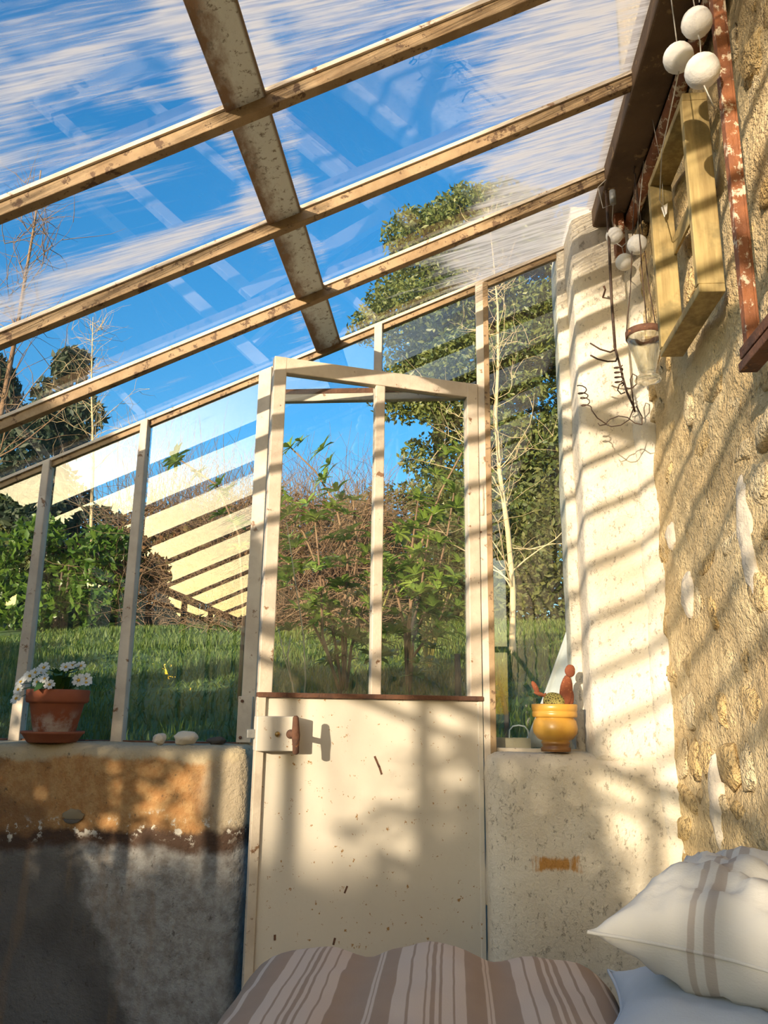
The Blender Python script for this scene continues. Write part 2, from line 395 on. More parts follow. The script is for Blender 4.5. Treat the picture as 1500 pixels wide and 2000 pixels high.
# ---- house wall on the right: mortar body with rubble stones
def wall_right():
    bm = bmesh.new(); ys = np.concatenate([[YB-.1, -2, -1, 0], np.linspace(.5, 2.52, 76)]); zs = np.concatenate([[-1.02], np.linspace(-.75, 1.75, 92), [2.2, 2.8]])
    g = []
    for y in ys:
        row = []
        for z in zs:
            p = Vector((0, y, z))
            x = XW+.020*noise.noise(p*4.1)+.013*noise.noise(p*11+Vector((3, 0, 0)))+.007*noise.noise(p*27)
            row.append(bm.verts.new((x, y, z)))
        g.append(row)
    for i in range(len(ys)-1):
        for j in range(len(zs)-1): bm.faces.new((g[i][j], g[i][j+1], g[i+1][j+1], g[i+1][j]))
    # back of the wall, so that it is a solid
    e = []
    loop = [g[i][0] for i in range(len(ys))]+[g[-1][j] for j in range(1, len(zs))]+[g[i][-1] for i in range(len(ys)-2, -1, -1)]+[g[0][j] for j in range(len(zs)-2, 0, -1)]
    bk = [bm.verts.new((XW+.42, v.co.y, v.co.z)) for v in loop]
    for i in range(len(loop)):
        k = (i+1) % len(loop); bm.faces.new((loop[i], loop[k], bk[k], bk[i]))
    bm.faces.new(bk[::-1])
    bmesh.ops.recalc_face_normals(bm, faces=bm.faces)
    me = bpy.data.meshes.new('wall_right'); bm.to_mesh(me); bm.free()
    me.polygons.foreach_set('use_smooth', [True]*len(me.polygons))
    w = link('wall_right', me, M['mortar']); tag(w, 'rough stone house wall of buff rubble in lime mortar', 'wall', 'structure')
    # stones: eight lumps shared by all
    base = []
    for k in range(8):
        b = bmesh.new(); bmesh.ops.create_icosphere(b, subdivisions=2, radius=1)
        for v in b.verts:
            p = v.co.copy(); q = Vector((p.x, math.copysign(abs(p.y)**.55, p.y), math.copysign(abs(p.z)**.55, p.z)))
            v.co = q*(1+.42*noise.noise(p*1.5+Vector((k*7, 0, 0)))+.26*noise.noise(p*3.6+Vector((0, k*5, 0))))
        me = bpy.data.meshes.new('stone'); b.to_mesh(me); b.free()
        me.polygons.foreach_set('use_smooth', [True]*len(me.polygons)); me.materials.append(M['stone'] if k % 3 else M['stone_pale']); base.append(me)
    z = -.72; n = 0
    while z < 1.68:
        h = random.uniform(.05, .12); y = .72+random.uniform(0, .1)
        while y < 2.46:
            wd = random.uniform(.06, .22)
            if random.random() < .72 and n < 296:
                o = bpy.data.objects.new('stone', random.choice(base)); COL.objects.link(o); o.parent = w
                o.location = (XW+.004+random.uniform(-.002, .012), min(2.42, y+wd/2), z+h/2+random.uniform(-.012, .012))
                o.scale = (random.uniform(.010, .020), wd*.43, h*.40); o.rotation_euler = (random.uniform(-.5, .5), random.uniform(-.06, .06), random.uniform(-.06, .06)); n += 1
            y += wd+random.uniform(.01, .05)
        z += h+random.uniform(.0, .03)
    for (y, z, a, b) in ((1.70, .37, .035, .13), (2.15, .30, .035, .06), (2.26, .48, .025, .04), (2.05, -.20, .03, .10)):
        b_ = bmesh.new(); bmesh.ops.create_icosphere(b_, subdivisions=3, radius=1)
        for v in b_.verts: v.co *= 1+.35*noise.noise(v.co*2+Vector((y*9, z*7, 0)))
        me = bpy.data.meshes.new('plaster_patch'); b_.to_mesh(me); b_.free(); me.polygons.foreach_set('use_smooth', [True]*len(me.polygons))
        o = link('plaster_patch', me, M['patch'], w); o.location = (XW+.002, y, z); o.scale = (.022, a, b); o['label'] = 'white plaster dab on the stone wall'
    return w
wall_r = wall_right()

# ---- end wall: low walls, pier
wb = empty('wall_back', (0, 0, ZF)); tag(wb, 'masonry end wall with whitewashed pier around the white door', 'wall', 'structure')
def wpart(name, me, m):
    o = link(name, me, m); o.parent = wb; o.location = (0, 0, -ZF); return o
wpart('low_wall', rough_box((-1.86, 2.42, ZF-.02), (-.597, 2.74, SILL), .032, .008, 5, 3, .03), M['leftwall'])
wpart('low_wall', rough_box((.098, 2.42, ZF-.02), (.66, 2.76, SILL-.004), .03, .007, 5, 8, .04), M['plaster'])
wpart('pier', rough_box((.405, 2.44, SILL-.03), (.70, 2.74, 1.66), .03, .006, 5, 5, .012), M['plaster'])
# rendered reveal strip between glass and pier
wpart('reveal', rough_box((.372, 2.585, SILL-.03), (.43, 2.72, 1.60), .03, .005, 6, 15, .01), M['plaster'])
# a plaster edge where pier meets the house wall
wpart('corner_fillet', rough_box((.575, 2.40, -.95), (.70, 2.60, 1.62), .035, .012, 6, 25, .04), M['plaster'])
# hole left by a broken stone in the left low wall
hb = bmesh.new(); bmesh.ops.create_icosphere(hb, subdivisions=3, radius=1)
for v in hb.verts: v.co *= 1+.25*noise.noise(v.co*2.2)
hm = bpy.data.meshes.new('embedded_stone'); hb.to_mesh(hm); hb.free(); hm.polygons.foreach_set('use_smooth', [True]*len(hm.polygons))
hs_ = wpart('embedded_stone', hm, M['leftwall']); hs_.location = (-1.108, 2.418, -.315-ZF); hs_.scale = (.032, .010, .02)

# ---- end glazing
SB = .034
def glaze_poly(x0, x1, zb, gap=.012):
    return [(x0, zb), (x1, zb), (x1, zroof(x1)-gap), (x0, zroof(x0)-gap)]
w1 = empty('window_1', (0, 0, SILL)); tag(w1, 'three tall panes in cream steel bars left of the door', 'window', 'structure')
w2 = empty('window_2', (0, 0, SILL)); tag(w2, 'panes above and to the right of the door in rusty cream bars', 'window', 'structure')
def wp(par, name, mb, m, **k):
    o = part(name, mb, m, par, **k); o.location = (0, 0, -SILL); return o
JL = (-.662, -.617); JR = (.088, .122)
bars = [-1.70, -1.401, -1.063]
for x in bars:
    wp(w1, 'glazing_bar', MB().prism_xz([(x-SB/2-.002, SILL-.012), (x+SB/2+.002, SILL-.012), (x+SB/2-.004, zroof(x+SB/2)-.01), (x-SB/2+.004, zroof(x-SB/2)-.01)], 2.572, 2.612), M['bar'], bevel=.003)
for x0, x1 in ((-1.70, -1.401), (-1.401, -1.063), (-1.063, JL[0]+.01)):
    wp(w1, 'pane', MB().prism_xz(glaze_poly(x0, x1, SILL-.006), 2.598, 2.602), M['glass_dim'])
wp(w1, 'sill_bar', MB().box((-1.71, 2.584, SILL-.014), (JL[0], 2.612, SILL+.006)), M['rust'])
wp(w2, 'glazing_bar', MB().prism_xz([(-.263, 1.03), (-.235, 1.03), (-.235, zroof(-.235)-.01), (-.263, zroof(-.263)-.01)], 2.575, 2.612), M['bar'], bevel=.003)
for x0, x1, zb in ((JL[1], -.249, 1.07), (-.249, JR[0], 1.07), (JR[1], .405, SILL-.006)):
    wp(w2, 'pane', MB().prism_xz(glaze_poly(x0-.004, x1, zb), 2.598, 2.602), M['glass'])
wp(w2, 'sill_bar', MB().box((JR[1], 2.586, SILL-.012), (.395, 2.61, SILL+.003)), M['bar'])
# door frame
tf = empty('trim_1', (0, 0, ZF)); tag(tf, 'cream painted steel door frame with worn lintel', 'door frame', 'structure')
def tp(name, mb, m, **k):
    o = part(name, mb, m, tf, **k); o.location = (0, 0, -ZF); return o
tp('jamb', MB().prism_xz([(JL[0], ZF), (JL[1], ZF), (JL[1], zroof(JL[1])-.01), (JL[0], zroof(JL[0])-.01)], 2.560, 2.612), M['bar'], bevel=.003)
tp('jamb', MB().prism_xz([(JR[0]+.012, ZF), (JR[1], ZF), (JR[1], zroof(JR[1])-.01), (JR[0]+.002, zroof(JR[0])-.01)], 2.574, 2.614), M['bar'], bevel=.003)
tp('jamb_stop', MB().box((JR[1]-.006, 2.566, ZF), (JR[1]+.012, 2.586, 1.46)), M['bar_rust'], bevel=.002)
tp('lintel', MB().box((JL[1], 2.585, 1.034), (JR[0]+.01, 2.612, 1.074)), M['bar'], bevel=.003)
lp = MB(); lp.box((JL[1], 2.583, 1.060), (JR[0], 2.592, 1.078)); tp('rusted_lip', lp, M['rust'])
kp = tp('strike_plate', MB().box((-.668, 2.545, -.105), (-.622, 2.561, .035)), M['bar'], bevel=.002)
for z in (.02, -.09):
    b = part('screw', MB().lathe([(.0001, 0), (.005, 0), (.005, .003), (.0001, .004)], 10), M['rust'], kp); b.rotation_euler = (PI/2, 0, 0); b.location = (-.654, 2.544, z)

# ---- door leaf (hinged on the right, standing ajar into the room); local x runs from hinge to free edge, local y into the room
DA = math.atan2(-.262, -.645)
dr = empty('door_1', (.086, 2.590, ZF+.03), DA); tag(dr, 'cream half-glazed metal door standing slightly ajar', 'door', 'structure')
DW = .694; Z0 = ZF+.03
def dz(z): return z-Z0
def dp(name, a, b, m, par=None, bevel=.003):
    o = part(name, MB().box((a[0], a[1], dz(a[2])), (b[0], b[1], dz(b[2]))), m, par or dr, bevel=bevel); return o
ZT = 1.078
dp('stile', (0, -.012, .04), (.040, .022, ZT), M['bar'])
dp('stile', (DW-.040, -.012, .04), (DW, .022, ZT), M['bar'])
dp('top_rail', (0, -.011, ZT-.052), (DW, .021, ZT), M['bar'])
dp('glazing_bar', (.327, -.011, .04), (.359, .018, ZT-.05), M['bar'])
dp('mid_rail', (-.001, -.013, .030), (DW+.001, .026, .044), M['rust'], bevel=.002)
dp('pane', (.036, .000, .04), (.331, .004, ZT-.048), M['glass'], bevel=0)
dp('pane', (.355, .000, .04), (DW-.036, .004, ZT-.048), M['glass'], bevel=0)
dp('panel', (.008, .004, Z0+.01), (DW-.020, .010, .034), M['doorpaint'], bevel=.001)
dp('edge_angle', (DW-.024, -.014, Z0+.01), (DW+.001, .020, .032), M['bar'], bevel=.002)
dp('edge_angle', (-.004, -.014, Z0+.01), (.012, .014, .032), M['doorpaint'], bevel=.002)
dp('bottom_rail', (0, -.010, Z0), (DW, .012, Z0+.03), M['bar'])
for z in (.62, -.55):
    hg = part('hinge', MB().lathe([(.0001, 0), (.008, 0), (.009, .03), (.008, .05), (.009, .07), (.008, .1), (.0001, .1)], 12), M['bar'], dr, True); hg.location = (-.010, .018, dz(z))
lb = dp('lock_box', (DW-.112, .010, -.116), (DW+.006, .062, -.022), M['doorpaint'], bevel=.003)
for nm, mb, m in (('knob', MB().lathe([(.0001, 0), (.006, 0), (.0075, .004), (.005, .008), (.0001, .009)], 14), M['brass']),):
    o = part(nm, mb, m, lb, True); o.rotation_euler = (-PI/2, 0, 0); o.location = (DW-.052, .062, dz(-.070))
sp = part('spindle', MB().lathe([(.0001, 0), (.013, 0), (.011, .01), (.008, .02), (.008, .055), (.0001, .056)], 14), M['rust'], lb, True); sp.rotation_euler = (-PI/2, 0, 0); sp.location = (DW-.090, .062, dz(-.070))
hp = MB().tube([(0, 0, z) for z in (-.052, -.048, -.03, -.012, 0, .012, .03, .046, .051)], [.004, .009, .0095, .011, .012, .011, .0095, .0085, .004], 10)
hd = part('handle', hp, M['rust'], lb, True); hd.location = (DW-.094, .115, dz(-.070)); hd.rotation_euler = (0, .04, 0); hd['label'] = 'dark rusty lever handle'
bt = dp('bolt', (DW+.006, .024, -.082), (DW+.028, .040, -.058), M['grey'], lb, bevel=.002)
# scratches on the panel
for (x, z, a, l, w) in ((.335, -.148, .45, .034, .006), (.324, -.172, .35, .026, .006), (.42, -.49, -.4, .02, .005), (.45, -.62, -.25, .018, .006), (.615, -.60, .05, .014, .006)):
    o = part('rust_scar', MB().box((-w/2, 0, -l/2), (w/2, .0012, l/2)), M['rust'], dr); o.location = (x, .0095, dz(z)); o.rotation_euler = (0, a, 0)

# ---- roof
ce = empty('ceiling', (0, 0, 0)); tag(ce, 'sloping glass roof of streaked panes on rusty steel bars', 'roof', 'structure')
XT = .505
for i, y in enumerate(RAFT):
    w, d = (.026, .034) if y > 1.2 else (.017, .016)
    x0, x1 = XF-.03, .49
    off = -(d/2+.006) if i else -.016
    p = Vector((x0, y, zroof(x0)))+RN*off; q = Vector((x1, y, zroof(x1)))+RN*off
    r = part('rafter', MB().bar(p, q, w if i else .022, d if i else .026), M['bar_rust'], ce, bevel=.002)
    mb = MB()
    for sgn in (-1, 1):
        a_ = RN*-.005+Vector((0, sgn*(w/2+.003), 0))
        mb.bar(Vector((x0, y, zroof(x0)))+a_, Vector((x1, y, zroof(x1)))+a_, .007, .010)
    pt = part('putty', mb, M['bar'], r)
for i in range(len(RAFT)-1):
    y1, y0 = RAFT[i]-.004, RAFT[i+1]+.004
    x0, x1 = XF-.06, XT
    rp = part('pane', MB().add([(x0, y0, zroof(x0)), (x1, y0, zroof(x1)), (x1, y1, zroof(x1)), (x0, y1, zroof(x0)),
                           (x0, y0, zroof(x0)+.004), (x1, y0, zroof(x1)+.004), (x1, y1, zroof(x1)+.004), (x0, y1, zroof(x0)+.004)],
                          [(0,3,2,1),(4,5,6,7),(0,1,5,4),(1,2,6,5),(2,3,7,6),(3,0,4,7)]), M['glass_plain'], ce)
    rp.data.materials.append(M['glass_roof']); rp.data.polygons[1].material_index = 1
pc = Vector((-.429, 0, zroof(-.429)))+RN*-.009
part('purlin', MB().bar(pc+Vector((0, 2.588, 0)), pc+Vector((0, YB, 0)), .094, .012, SL), M['purlin'], ce, bevel=.003)
part('ridge_beam', MB().box((.478, YB, 1.575), (.575, 2.47, 1.655)), M['beam'], ce, bevel=.006)
part('flashing', MB().box((.470, YB, 1.640), (.640, 2.50, 1.690)), M['beam'], ce, bevel=.004)
part('ridge_tube', MB().tube([(.590, 2.40, 1.555), (.590, 1.0, 1.555), (.590, YB, 1.555)], .020, 12), M['rustred'], ce, True)
part('bracket', MB().box((.535, 2.36, 1.43), (.565, 2.40, 1.58)), M['rustred'], ce, bevel=.003)
part('eave_rail', MB().box((XF-.018, YB, .66), (XF+.018, YE+.01, .700)), M['bar_rust'], ce, bevel=.002)

# ---- front glazing (left, seen mirrored in the end panes) and far end wall
wl = empty('wall_left', (0, 0, ZF)); tag(wl, 'low front wall with dirty glazing mirrored in the end panes', 'wall', 'structure')
def lpart(name, mb, m, par=None, **k):
    o = part(name, mb, m, par or wl, **k); o.location = (0, 0, -ZF); return o
lpart('low_wall', MB().box((XF-.13, YB, ZF), (XF+.12, YE-.18, FS)), M['plaster'], bevel=.01)
PY = [2.59, 2.1, 1.65, 1.2, .70, .12, -.46, -1.14, -1.9, -2.65, YB+.01]
for i, y in enumerate(PY):
    lpart('post', MB().box((XF-.016, y-.015, FS-.01), (XF+.016, y+.015, .67)), M['bar_rust'], bevel=.002)
    if i < len(PY)-1:
        y1, y0 = y-.012, PY[i+1]+.012
        lpart('pane', MB().box((XF-.002, y0, FS), (XF+.002, y1, .585)), M['glass_front'])
        lpart('top_pane', MB().box((XF-.002, y0, .597), (XF+.002, y1, .665)), M['glass_front'])
lpart('mid_rail', MB().box((XF-.013, YB, .580), (XF+.013, YE-.03, .602)), M['bar_rust'], bevel=.002)
wf = empty('wall_front', (0, 0, ZF)); tag(wf, 'glazed far end wall behind the viewer mirrored in the right pane', 'wall', 'structure')
def fpart(name, mb, m, **k):
    o = part(name, mb, m, wf, **k); o.location = (0, 0, -ZF); return o
YBB = YB+.02
fpart('low_wall', MB().box((XF-.12, YBB-.25, ZF), (XW+.05, YBB-.02, SILL)), M['plaster'], bevel=.01)
fx = [XF, -1.3, -.9, -.5, -.1, .27, .60]
for i, x in enumerate(fx):
    fpart('post', MB().prism_xz([(x-.02, SILL), (x+.02, SILL), (x+.02, zroof(x+.02)-.03), (x-.02, zroof(x-.02)-.03)], YBB-.06, YBB-.02), M['bar_rust'])
    if i < len(fx)-1:
        x1 = fx[i+1]
        fpart('pane', MB().box((x+.02, YBB-.043, SILL), (x1-.02, YBB-.039, .60)), M['glass_front'])
        fpart('pane', MB().prism_xz([(x+.02, .66), (x1-.02, .66), (x1-.02, zroof(x1)-.05), (x+.02, zroof(x)-.05)], YBB-.043, YBB-.039), M['glass'])
fpart('cross_rail', MB().box((XF, YBB-.055, .60), (XW, YBB-.025, .66)), M['bar_rust'])

# ================================================================== things indoors
def sphere_mesh(name, r, sc=(1, 1, 1), amp=.06, fr=2.0, seed=0, sub=3):
    b = bmesh.new(); bmesh.ops.create_icosphere(b, subdivisions=sub, radius=1)
    for v in b.verts:
        p = v.co.copy(); k = 1+amp*noise.noise(p*fr+Vector((seed, 0, 0)))
        v.co = Vector((p.x*sc[0], p.y*sc[1], p.z*sc[2]))*r*k
    me = bpy.data.meshes.new(name); b.to_mesh(me); b.free(); me.polygons.foreach_set('use_smooth', [True]*len(me.polygons))
    return me

# ---- primrose in a terracotta pot on its saucer
PX, PYY = -1.222, 2.472
sau = part('plant_saucer', MB().lathe([(.0001, 0), (.070, 0), (.074, .004), (.088, .024), (.093, .026), (.093, .033), (.087, .033), (.080, .026), (.070, .009), (.0001, .009)], 36), M['terra'], None, True)
sau.location = (PX, PYY, SILL+.002); tag(sau, 'terracotta saucer under the primrose pot on the left sill', 'saucer')
def potmat():
    t = NT('terracotta_with_lime_bloom')
    x, y, z = t.xyz(); n = t.noise(24, 5, .7); n2 = t.noise(7, 3)
    c = t.mix(t.step(n2, .35, .65), (.36, .105, .045), (.27, .08, .04))
    f = t.mth('MULTIPLY', t.step(t.mth('ADD', t.mth('MULTIPLY', n, .6), t.mth('MULTIPLY', n2, .5)), .50, .68), t.step(z, .10, .045))
    c = t.mix(t.mth('MULTIPLY', f, .75), c, (.62, .54, .47))
    return t.pbr(c, .9, t.bump(n, .3, .003))
pp = empty('primrose_pot', (PX+.004, PYY, SILL+.011)); tag(pp, 'white primrose plant in a lime-stained terracotta pot on the left sill', 'potted plant')
part('pot', MB().lathe([(.0001, 0), (.056, 0), (.058, .004), (.079, .105), (.081, .107), (.089, .109), (.092, .115), (.093, .145), (.090, .148), (.083, .147), (.080, .118), (.076, .112), (.0001, .110)], 40), potmat(), pp, True)
part('soil', MB().lathe([(.0001, .108), (.078, .108), (.076, .128), (.04, .134), (.0001, .136)], 24), M['soil'], pp, True)
M['leaf'] = leafmat('primrose_leaf', (.035, .10, .02), (.08, .17, .035), .25)
M['leaf_old'] = leafmat('yellowed_leaf', (.55, .32, .03), (.35, .16, .03), .3)
M['petal'] = leafmat('white_petal', (.78, .77, .68), (.84, .83, .77), .25, .6)
M['yolk'] = leafmat('yellow_flower_eye', (.75, .48, .05), (.68, .38, .04), .1)
def primleaf_mesh(L=.075, Wd=.03):
    mb = MB(); pts = []; n = 7
    for i in range(n):
        s_ = i/(n-1); w = Wd*math.sin(PI*min(.98, .08+s_*.9))**.8*(.35+.65*s_); z = .035*math.sin(s_*2.2)-.02*s_*s_
        for k in (-1, 0, 1): pts.append((L*s_, k*w/2, z+(.006 if k else 0)*math.sin(i*2.1)))
    mb.add(pts, [(i*3+k, i*3+k+1, (i+1)*3+k+1, (i+1)*3+k) for i in range(n-1) for k in (0, 1)])
    return mb.mesh('leaf', True)
lm = primleaf_mesh(); lm.materials.append(M['leaf']); lo = primleaf_mesh(.07, .022); lo.materials.append(M['leaf_old'])
for i in range(26):
    a = i*2.4; old = i in (5, 17, 22)
    o = bpy.data.objects.new('leaf', lo if old else lm); COL.objects.link(o); o.parent = pp
    tilt = random.uniform(-.9, .1) if i > 8 else random.uniform(-1.4, -.7)
    o.location = (.022*math.cos(a), .022*math.sin(a), .132); o.rotation_euler = (random.uniform(-.3, .3), tilt, a); k = random.uniform(.85, 1.35); o.scale = (k, k, k)
def flower_mesh():
    mb = MB()
    for k in range(5):
        a = 2*PI*k/5; c, s_ = math.cos(a), math.sin(a)
        loc = [(.003, 0, 0), (.010, -.0075, .003), (.018, -.0085, .003), (.0215, -.004, .002), (.0185, 0, .003), (.0215, .004, .002), (.018, .0085, .003), (.010, .0075, .003)]
        mb.add([(x*c-y*s_, x*s_+y*c, z+.0004*k) for x, y, z in loc], [(0, 1, 2, 3, 4), (0, 4, 5, 6, 7)])
    return mb.mesh('petals')
fm = flower_mesh(); fm.materials.append(M['petal'])
em = MB().lathe([(.0001, -.001), (.0055, .002), (.004, .005), (.0001, .0055)], 10).mesh('eye', True); em.materials.append(M['yolk'])
FL = [(-.110, -.03, .150), (-.098, -.05, .168), (-.085, -.04, .185), (-.095, -.065, .145), (-.10, -.06, .118), (-.066, -.06, .186), (-.052, -.055, .196), (-.035, -.07, .168), (-.005, -.085, .178), (.014, -.09, .160),
      (-.045, -.02, .213), (.020, -.01, .216), (.035, .0, .222), (.075, -.03, .176), (.092, -.02, .180), (.10, -.03, .168), (-.07, .02, .20), (.055, .02, .222)]
for i, (x, y, z) in enumerate(FL):
    f = bpy.data.objects.new('flower', fm); COL.objects.link(f); f.parent = pp; f.location = (x, y, z)
    d = Vector((x*3+random.uniform(-.2, .2), -.75+random.uniform(-.3, .3), .45+random.uniform(-.3, .4))).normalized()
    f.rotation_euler = d.to_track_quat('Z', 'Y').to_euler(); k = random.uniform(.75, 1.0); f.scale = (k, k, k)
    e = bpy.data.objects.new('flower_eye', em); COL.objects.link(e); e.parent = f
    part('flower_stalk', MB().tube([(x*.25, y*.25, .13), (x*.7, y*.7, z*.5+.08), (x-.002*d.x, y-.002*d.y, z-.002)], .0012, 4), M['leaf'], pp)

# ---- stones on the left sill
M['peb'] = plaster_mat('pale_pebble', (.72, .62, .48), (.56, .47, .36), .28)
M['pebd'] = plaster_mat('dark_pebble', (.08, .07, .06), (.05, .045, .04), .2)
for nm, r, sc, loc, m, lab in (('pebble', .020, (1, .8, .88), (-.885, 2.475, SILL+.0165), M['peb'], 'small round grey-buff pebble on the left sill'),
                               ('fossil_stone', .036, (1.0, .75, .60), (-.803, 2.475, SILL+.0205), M['peb'], 'larger pale domed stone beside the pebble on the left sill'),
                               ('dark_stone', .032, (1, .5, .38), (-.725, 2.535, SILL+.011), M['pebd'], 'flat dark stone behind the pale stone on the left sill')):
    o = link(nm, sphere_mesh(nm, r, sc, .28, 1.6, seed=r*900, sub=3), m); o.location = loc; tag(o, lab, 'stone')

# ---- cactus in a yellow footed pot on the right sill
def ypot():
    t = NT('honey_yellow_glaze'); x, y, z = t.xyz(); n = t.noise(12, 4)
    c = t.mix(t.step(n, .4, .7), (.60, .33, .055), (.50, .25, .04)); c = t.mix(t.step(z, .032, .02), c, (.27, .12, .035))
    return t.pbr(c, .33, t.bump(t.noise(30, 2), .1, .002))
cp = empty('cactus_pot', (.302, 2.490, SILL)); tag(cp, 'reddish-brown cactus in a honey yellow footed pot on the right sill', 'potted plant')
part('pot', MB().lathe([(.0001, 0), (.043, 0), (.044, .010), (.038, .014), (.040, .020), (.042, .026), (.038, .030), (.052, .036), (.063, .052), (.0655, .066), (.062, .086), (.056, .094), (.055, .096),
                        (.063, .097), (.0655, .100), (.0655, .112), (.0635, .114), (.066, .116), (.067, .133), (.064, .135), (.060, .133), (.058, .118), (.0001, .115)], 40), ypot(), cp, True)
part('soil', MB().lathe([(.0001, .112), (.058, .112), (.056, .124), (.0001, .127)], 24), M['soil'], cp, True)
M['pad'] = weathered('cinnamon_cactus_pad', (.25, .07, .025), (.18, .05, .022), (.42, .17, .06), .42, sc=20, spot_sc=120, rough=.85, bstr=.4)
def padg():
    t = NT('scaly_green_cactus'); v = t.n('TexVoronoi', {'Vector': t.co, 'Scale': 130.0}, feature='DISTANCE_TO_EDGE').outputs['Distance']
    c = t.mix(t.step(v, .05, .25), (.42, .36, .10), (.10, .085, .025)); return t.pbr(c, .8, t.bump(v, .6, .003))
M['padg'] = padg()
def pad(nm, sc, loc, rot, m, lab, fr=1.2, sub=3):
    o = link(nm, sphere_mesh(nm, 1, sc, .08, fr, sc[0]*300, sub), m, cp); o.location = loc; o.rotation_euler = rot; o['label'] = lab
pad('cactus_pad', (.020, .010, .050), (.036, 0, .170), (0, .16, .2), M['pad'], 'tall reddish-brown pad')
pad('cactus_pad', (.016, .009, .019), (.050, 0, .232), (0, .1, .2), M['pad'], 'round reddish-brown pad on top')
pad('cactus_pad', (.013, .009, .028), (.048, .008, .155), (0, .05, .5), M['pad'], 'reddish-brown pad')
pad('cactus_pad', (.008, .006, .022), (-.054, 0, .182), (0, -.45, 0), M['pad'], 'small reddish-brown pad')
pad('cactus_stem', (.020, .005, .006), (-.040, 0, .163), (0, .3, 0), M['pad'], 'thin reddish stem')
pad('cactus_stem', (.006, .005, .022), (-.026, 0, .146), (0, .05, 0), M['pad'], 'thin reddish stem')
pad('cactus_body', (.032, .022, .026), (.0, -.004, .143), (0, .25, 0), M['padg'], 'scaly olive green cactus body')

# ---- pale sheet hanging outside the right pane, tray with loop handle
def drape():
    mb = MB(); nu, nv = 16, 26
    for j in range(nv+1):
        s_ = j/nv; z = -.110+s_*.50
        xl = .222+(.398-.222)*min(1, (s_/.86))**.9; xr = .452
        for i in range(nu+1):
            u = i/nu; x = xl+(xr-xl)*u
            mb.v.append((x, 2.672+.022*math.sin(u*9+s_*1.5)*(1-.6*s_)+.012*s_, z))
    mb.f = [(j*(nu+1)+i, j*(nu+1)+i+1, (j+1)*(nu+1)+i+1, (j+1)*(nu+1)+i) for j in range(nv) for i in range(nu)]
    M['sheet'] = weathered('pale_grey_sheet', (.62, .63, .63), (.55, .57, .57), None, sc=8, rough=.85, bstr=.2)
    o = part('hanging_sheet', mb, M['sheet'], None, True); sm = o.modifiers.new('thick', 'SOLIDIFY'); sm.thickness = .004
    tag(o, 'pale grey sheet gathered outside the narrow right pane', 'sheet')
drape()
tr = empty('garden_tray', (.182, 2.672, SILL-.003)); tag(tr, 'low pale tray with wire loop handle outside the right pane', 'tray')
tb = MB(); tb.box((-.055, -.035, 0), (.062, .035, .006)); tb.box((-.055, -.035, .006), (.062, -.030, .034)); tb.box((-.055, .030, .006), (.062, .035, .034)); tb.box((-.055, -.03, .006), (-.050, .03, .034)); tb.box((.057, -.03, .006), (.062, .03, .034))
M['traym'] = weathered('pale_buff_tray', (.55, .45, .30), (.48, .38, .26), None); part('tray', tb, M['traym'], tr)
part('loop_handle', MB().tube([(-.004, -.03, .034), (-.003, -.03, .058), (.008, -.03, .070), (.026, -.03, .073), (.044, -.03, .070), (.054, -.03, .058), (.056, -.03, .034)], .0022, 6), weathered('pale_wire', (.75, .75, .72), (.66, .66, .64), None, rough=.4), tr, True)

# ---- string lights with white balls
def string_light(lab, balls, cords, base, socket=None):
    t = empty('string_light', base); tag(t, lab, 'string light'); b0 = Vector(base)
    for k, (p, r) in enumerate(balls):
        o = link('light_ball', sphere_mesh('light_ball', r, (1, 1, 1), .03, 3, k*5+r*100), M['white'], t); o.location = Vector(p)-b0
    for c in cords: part('cord', MB().tube([Vector(q)-b0 for q in c], .0014, 5), M['cord'], t, True)
    if socket:
        o = part('socket', MB().lathe([(.0001, 0), (.009, 0), (.010, .02), (.0095, .045), (.0001, .046)], 14), M['grey'], t, True); o.location = Vector(socket)-b0
    return t
string_light('cluster of three large white ball lights hanging by the wood frame',
    [((.512, 1.42, 1.384), .031), ((.479, 1.45, 1.328), .031), ((.504, 1.393, 1.242), .034)],
    [[(.50, 1.43, 1.60), (.507, 1.425, 1.50), (.512, 1.42, 1.412)], [(.47, 1.46, 1.60), (.476, 1.455, 1.5), (.479, 1.45, 1.356)], [(.512, 1.42, 1.355), (.508, 1.40, 1.32), (.504, 1.393, 1.274)],
     [(.479, 1.45, 1.300), (.475, 1.6, 1.22), (.52, 1.8, 1.235), (.565, 1.93, 1.30)], [(.504, 1.393, 1.21), (.525, 1.41, 1.175), (.56, 1.45, 1.19)], [(.515, 1.40, 1.60), (.52, 1.40, 1.5), (.512, 1.395, 1.41)]], (.50, 1.42, 1.60))
string_light('cluster of three smaller white ball lights hanging near the plaster pier',
    [((.506, 2.25, 1.423), .026), ((.545, 2.14, 1.322), .029), ((.528, 2.24, 1.326), .026)],
    [[(.497, 2.2, 1.50), (.50, 2.24, 1.47), (.506, 2.25, 1.447)], [(.506, 2.25, 1.40), (.52, 2.22, 1.365), (.528, 2.24, 1.350)], [(.52, 2.22, 1.365), (.53, 2.18, 1.36), (.545, 2.14, 1.348)], [(.49, 2.19, 1.59), (.455, 2.2, 1.56), (.47, 2.22, 1.50), (.497, 2.2, 1.50)],
     [(.545, 2.14, 1.35), (.556, 2.12, 1.45), (.57, 2.10, 1.57)]], (.50, 2.2, 1.577), (.497, 2.2, 1.50))
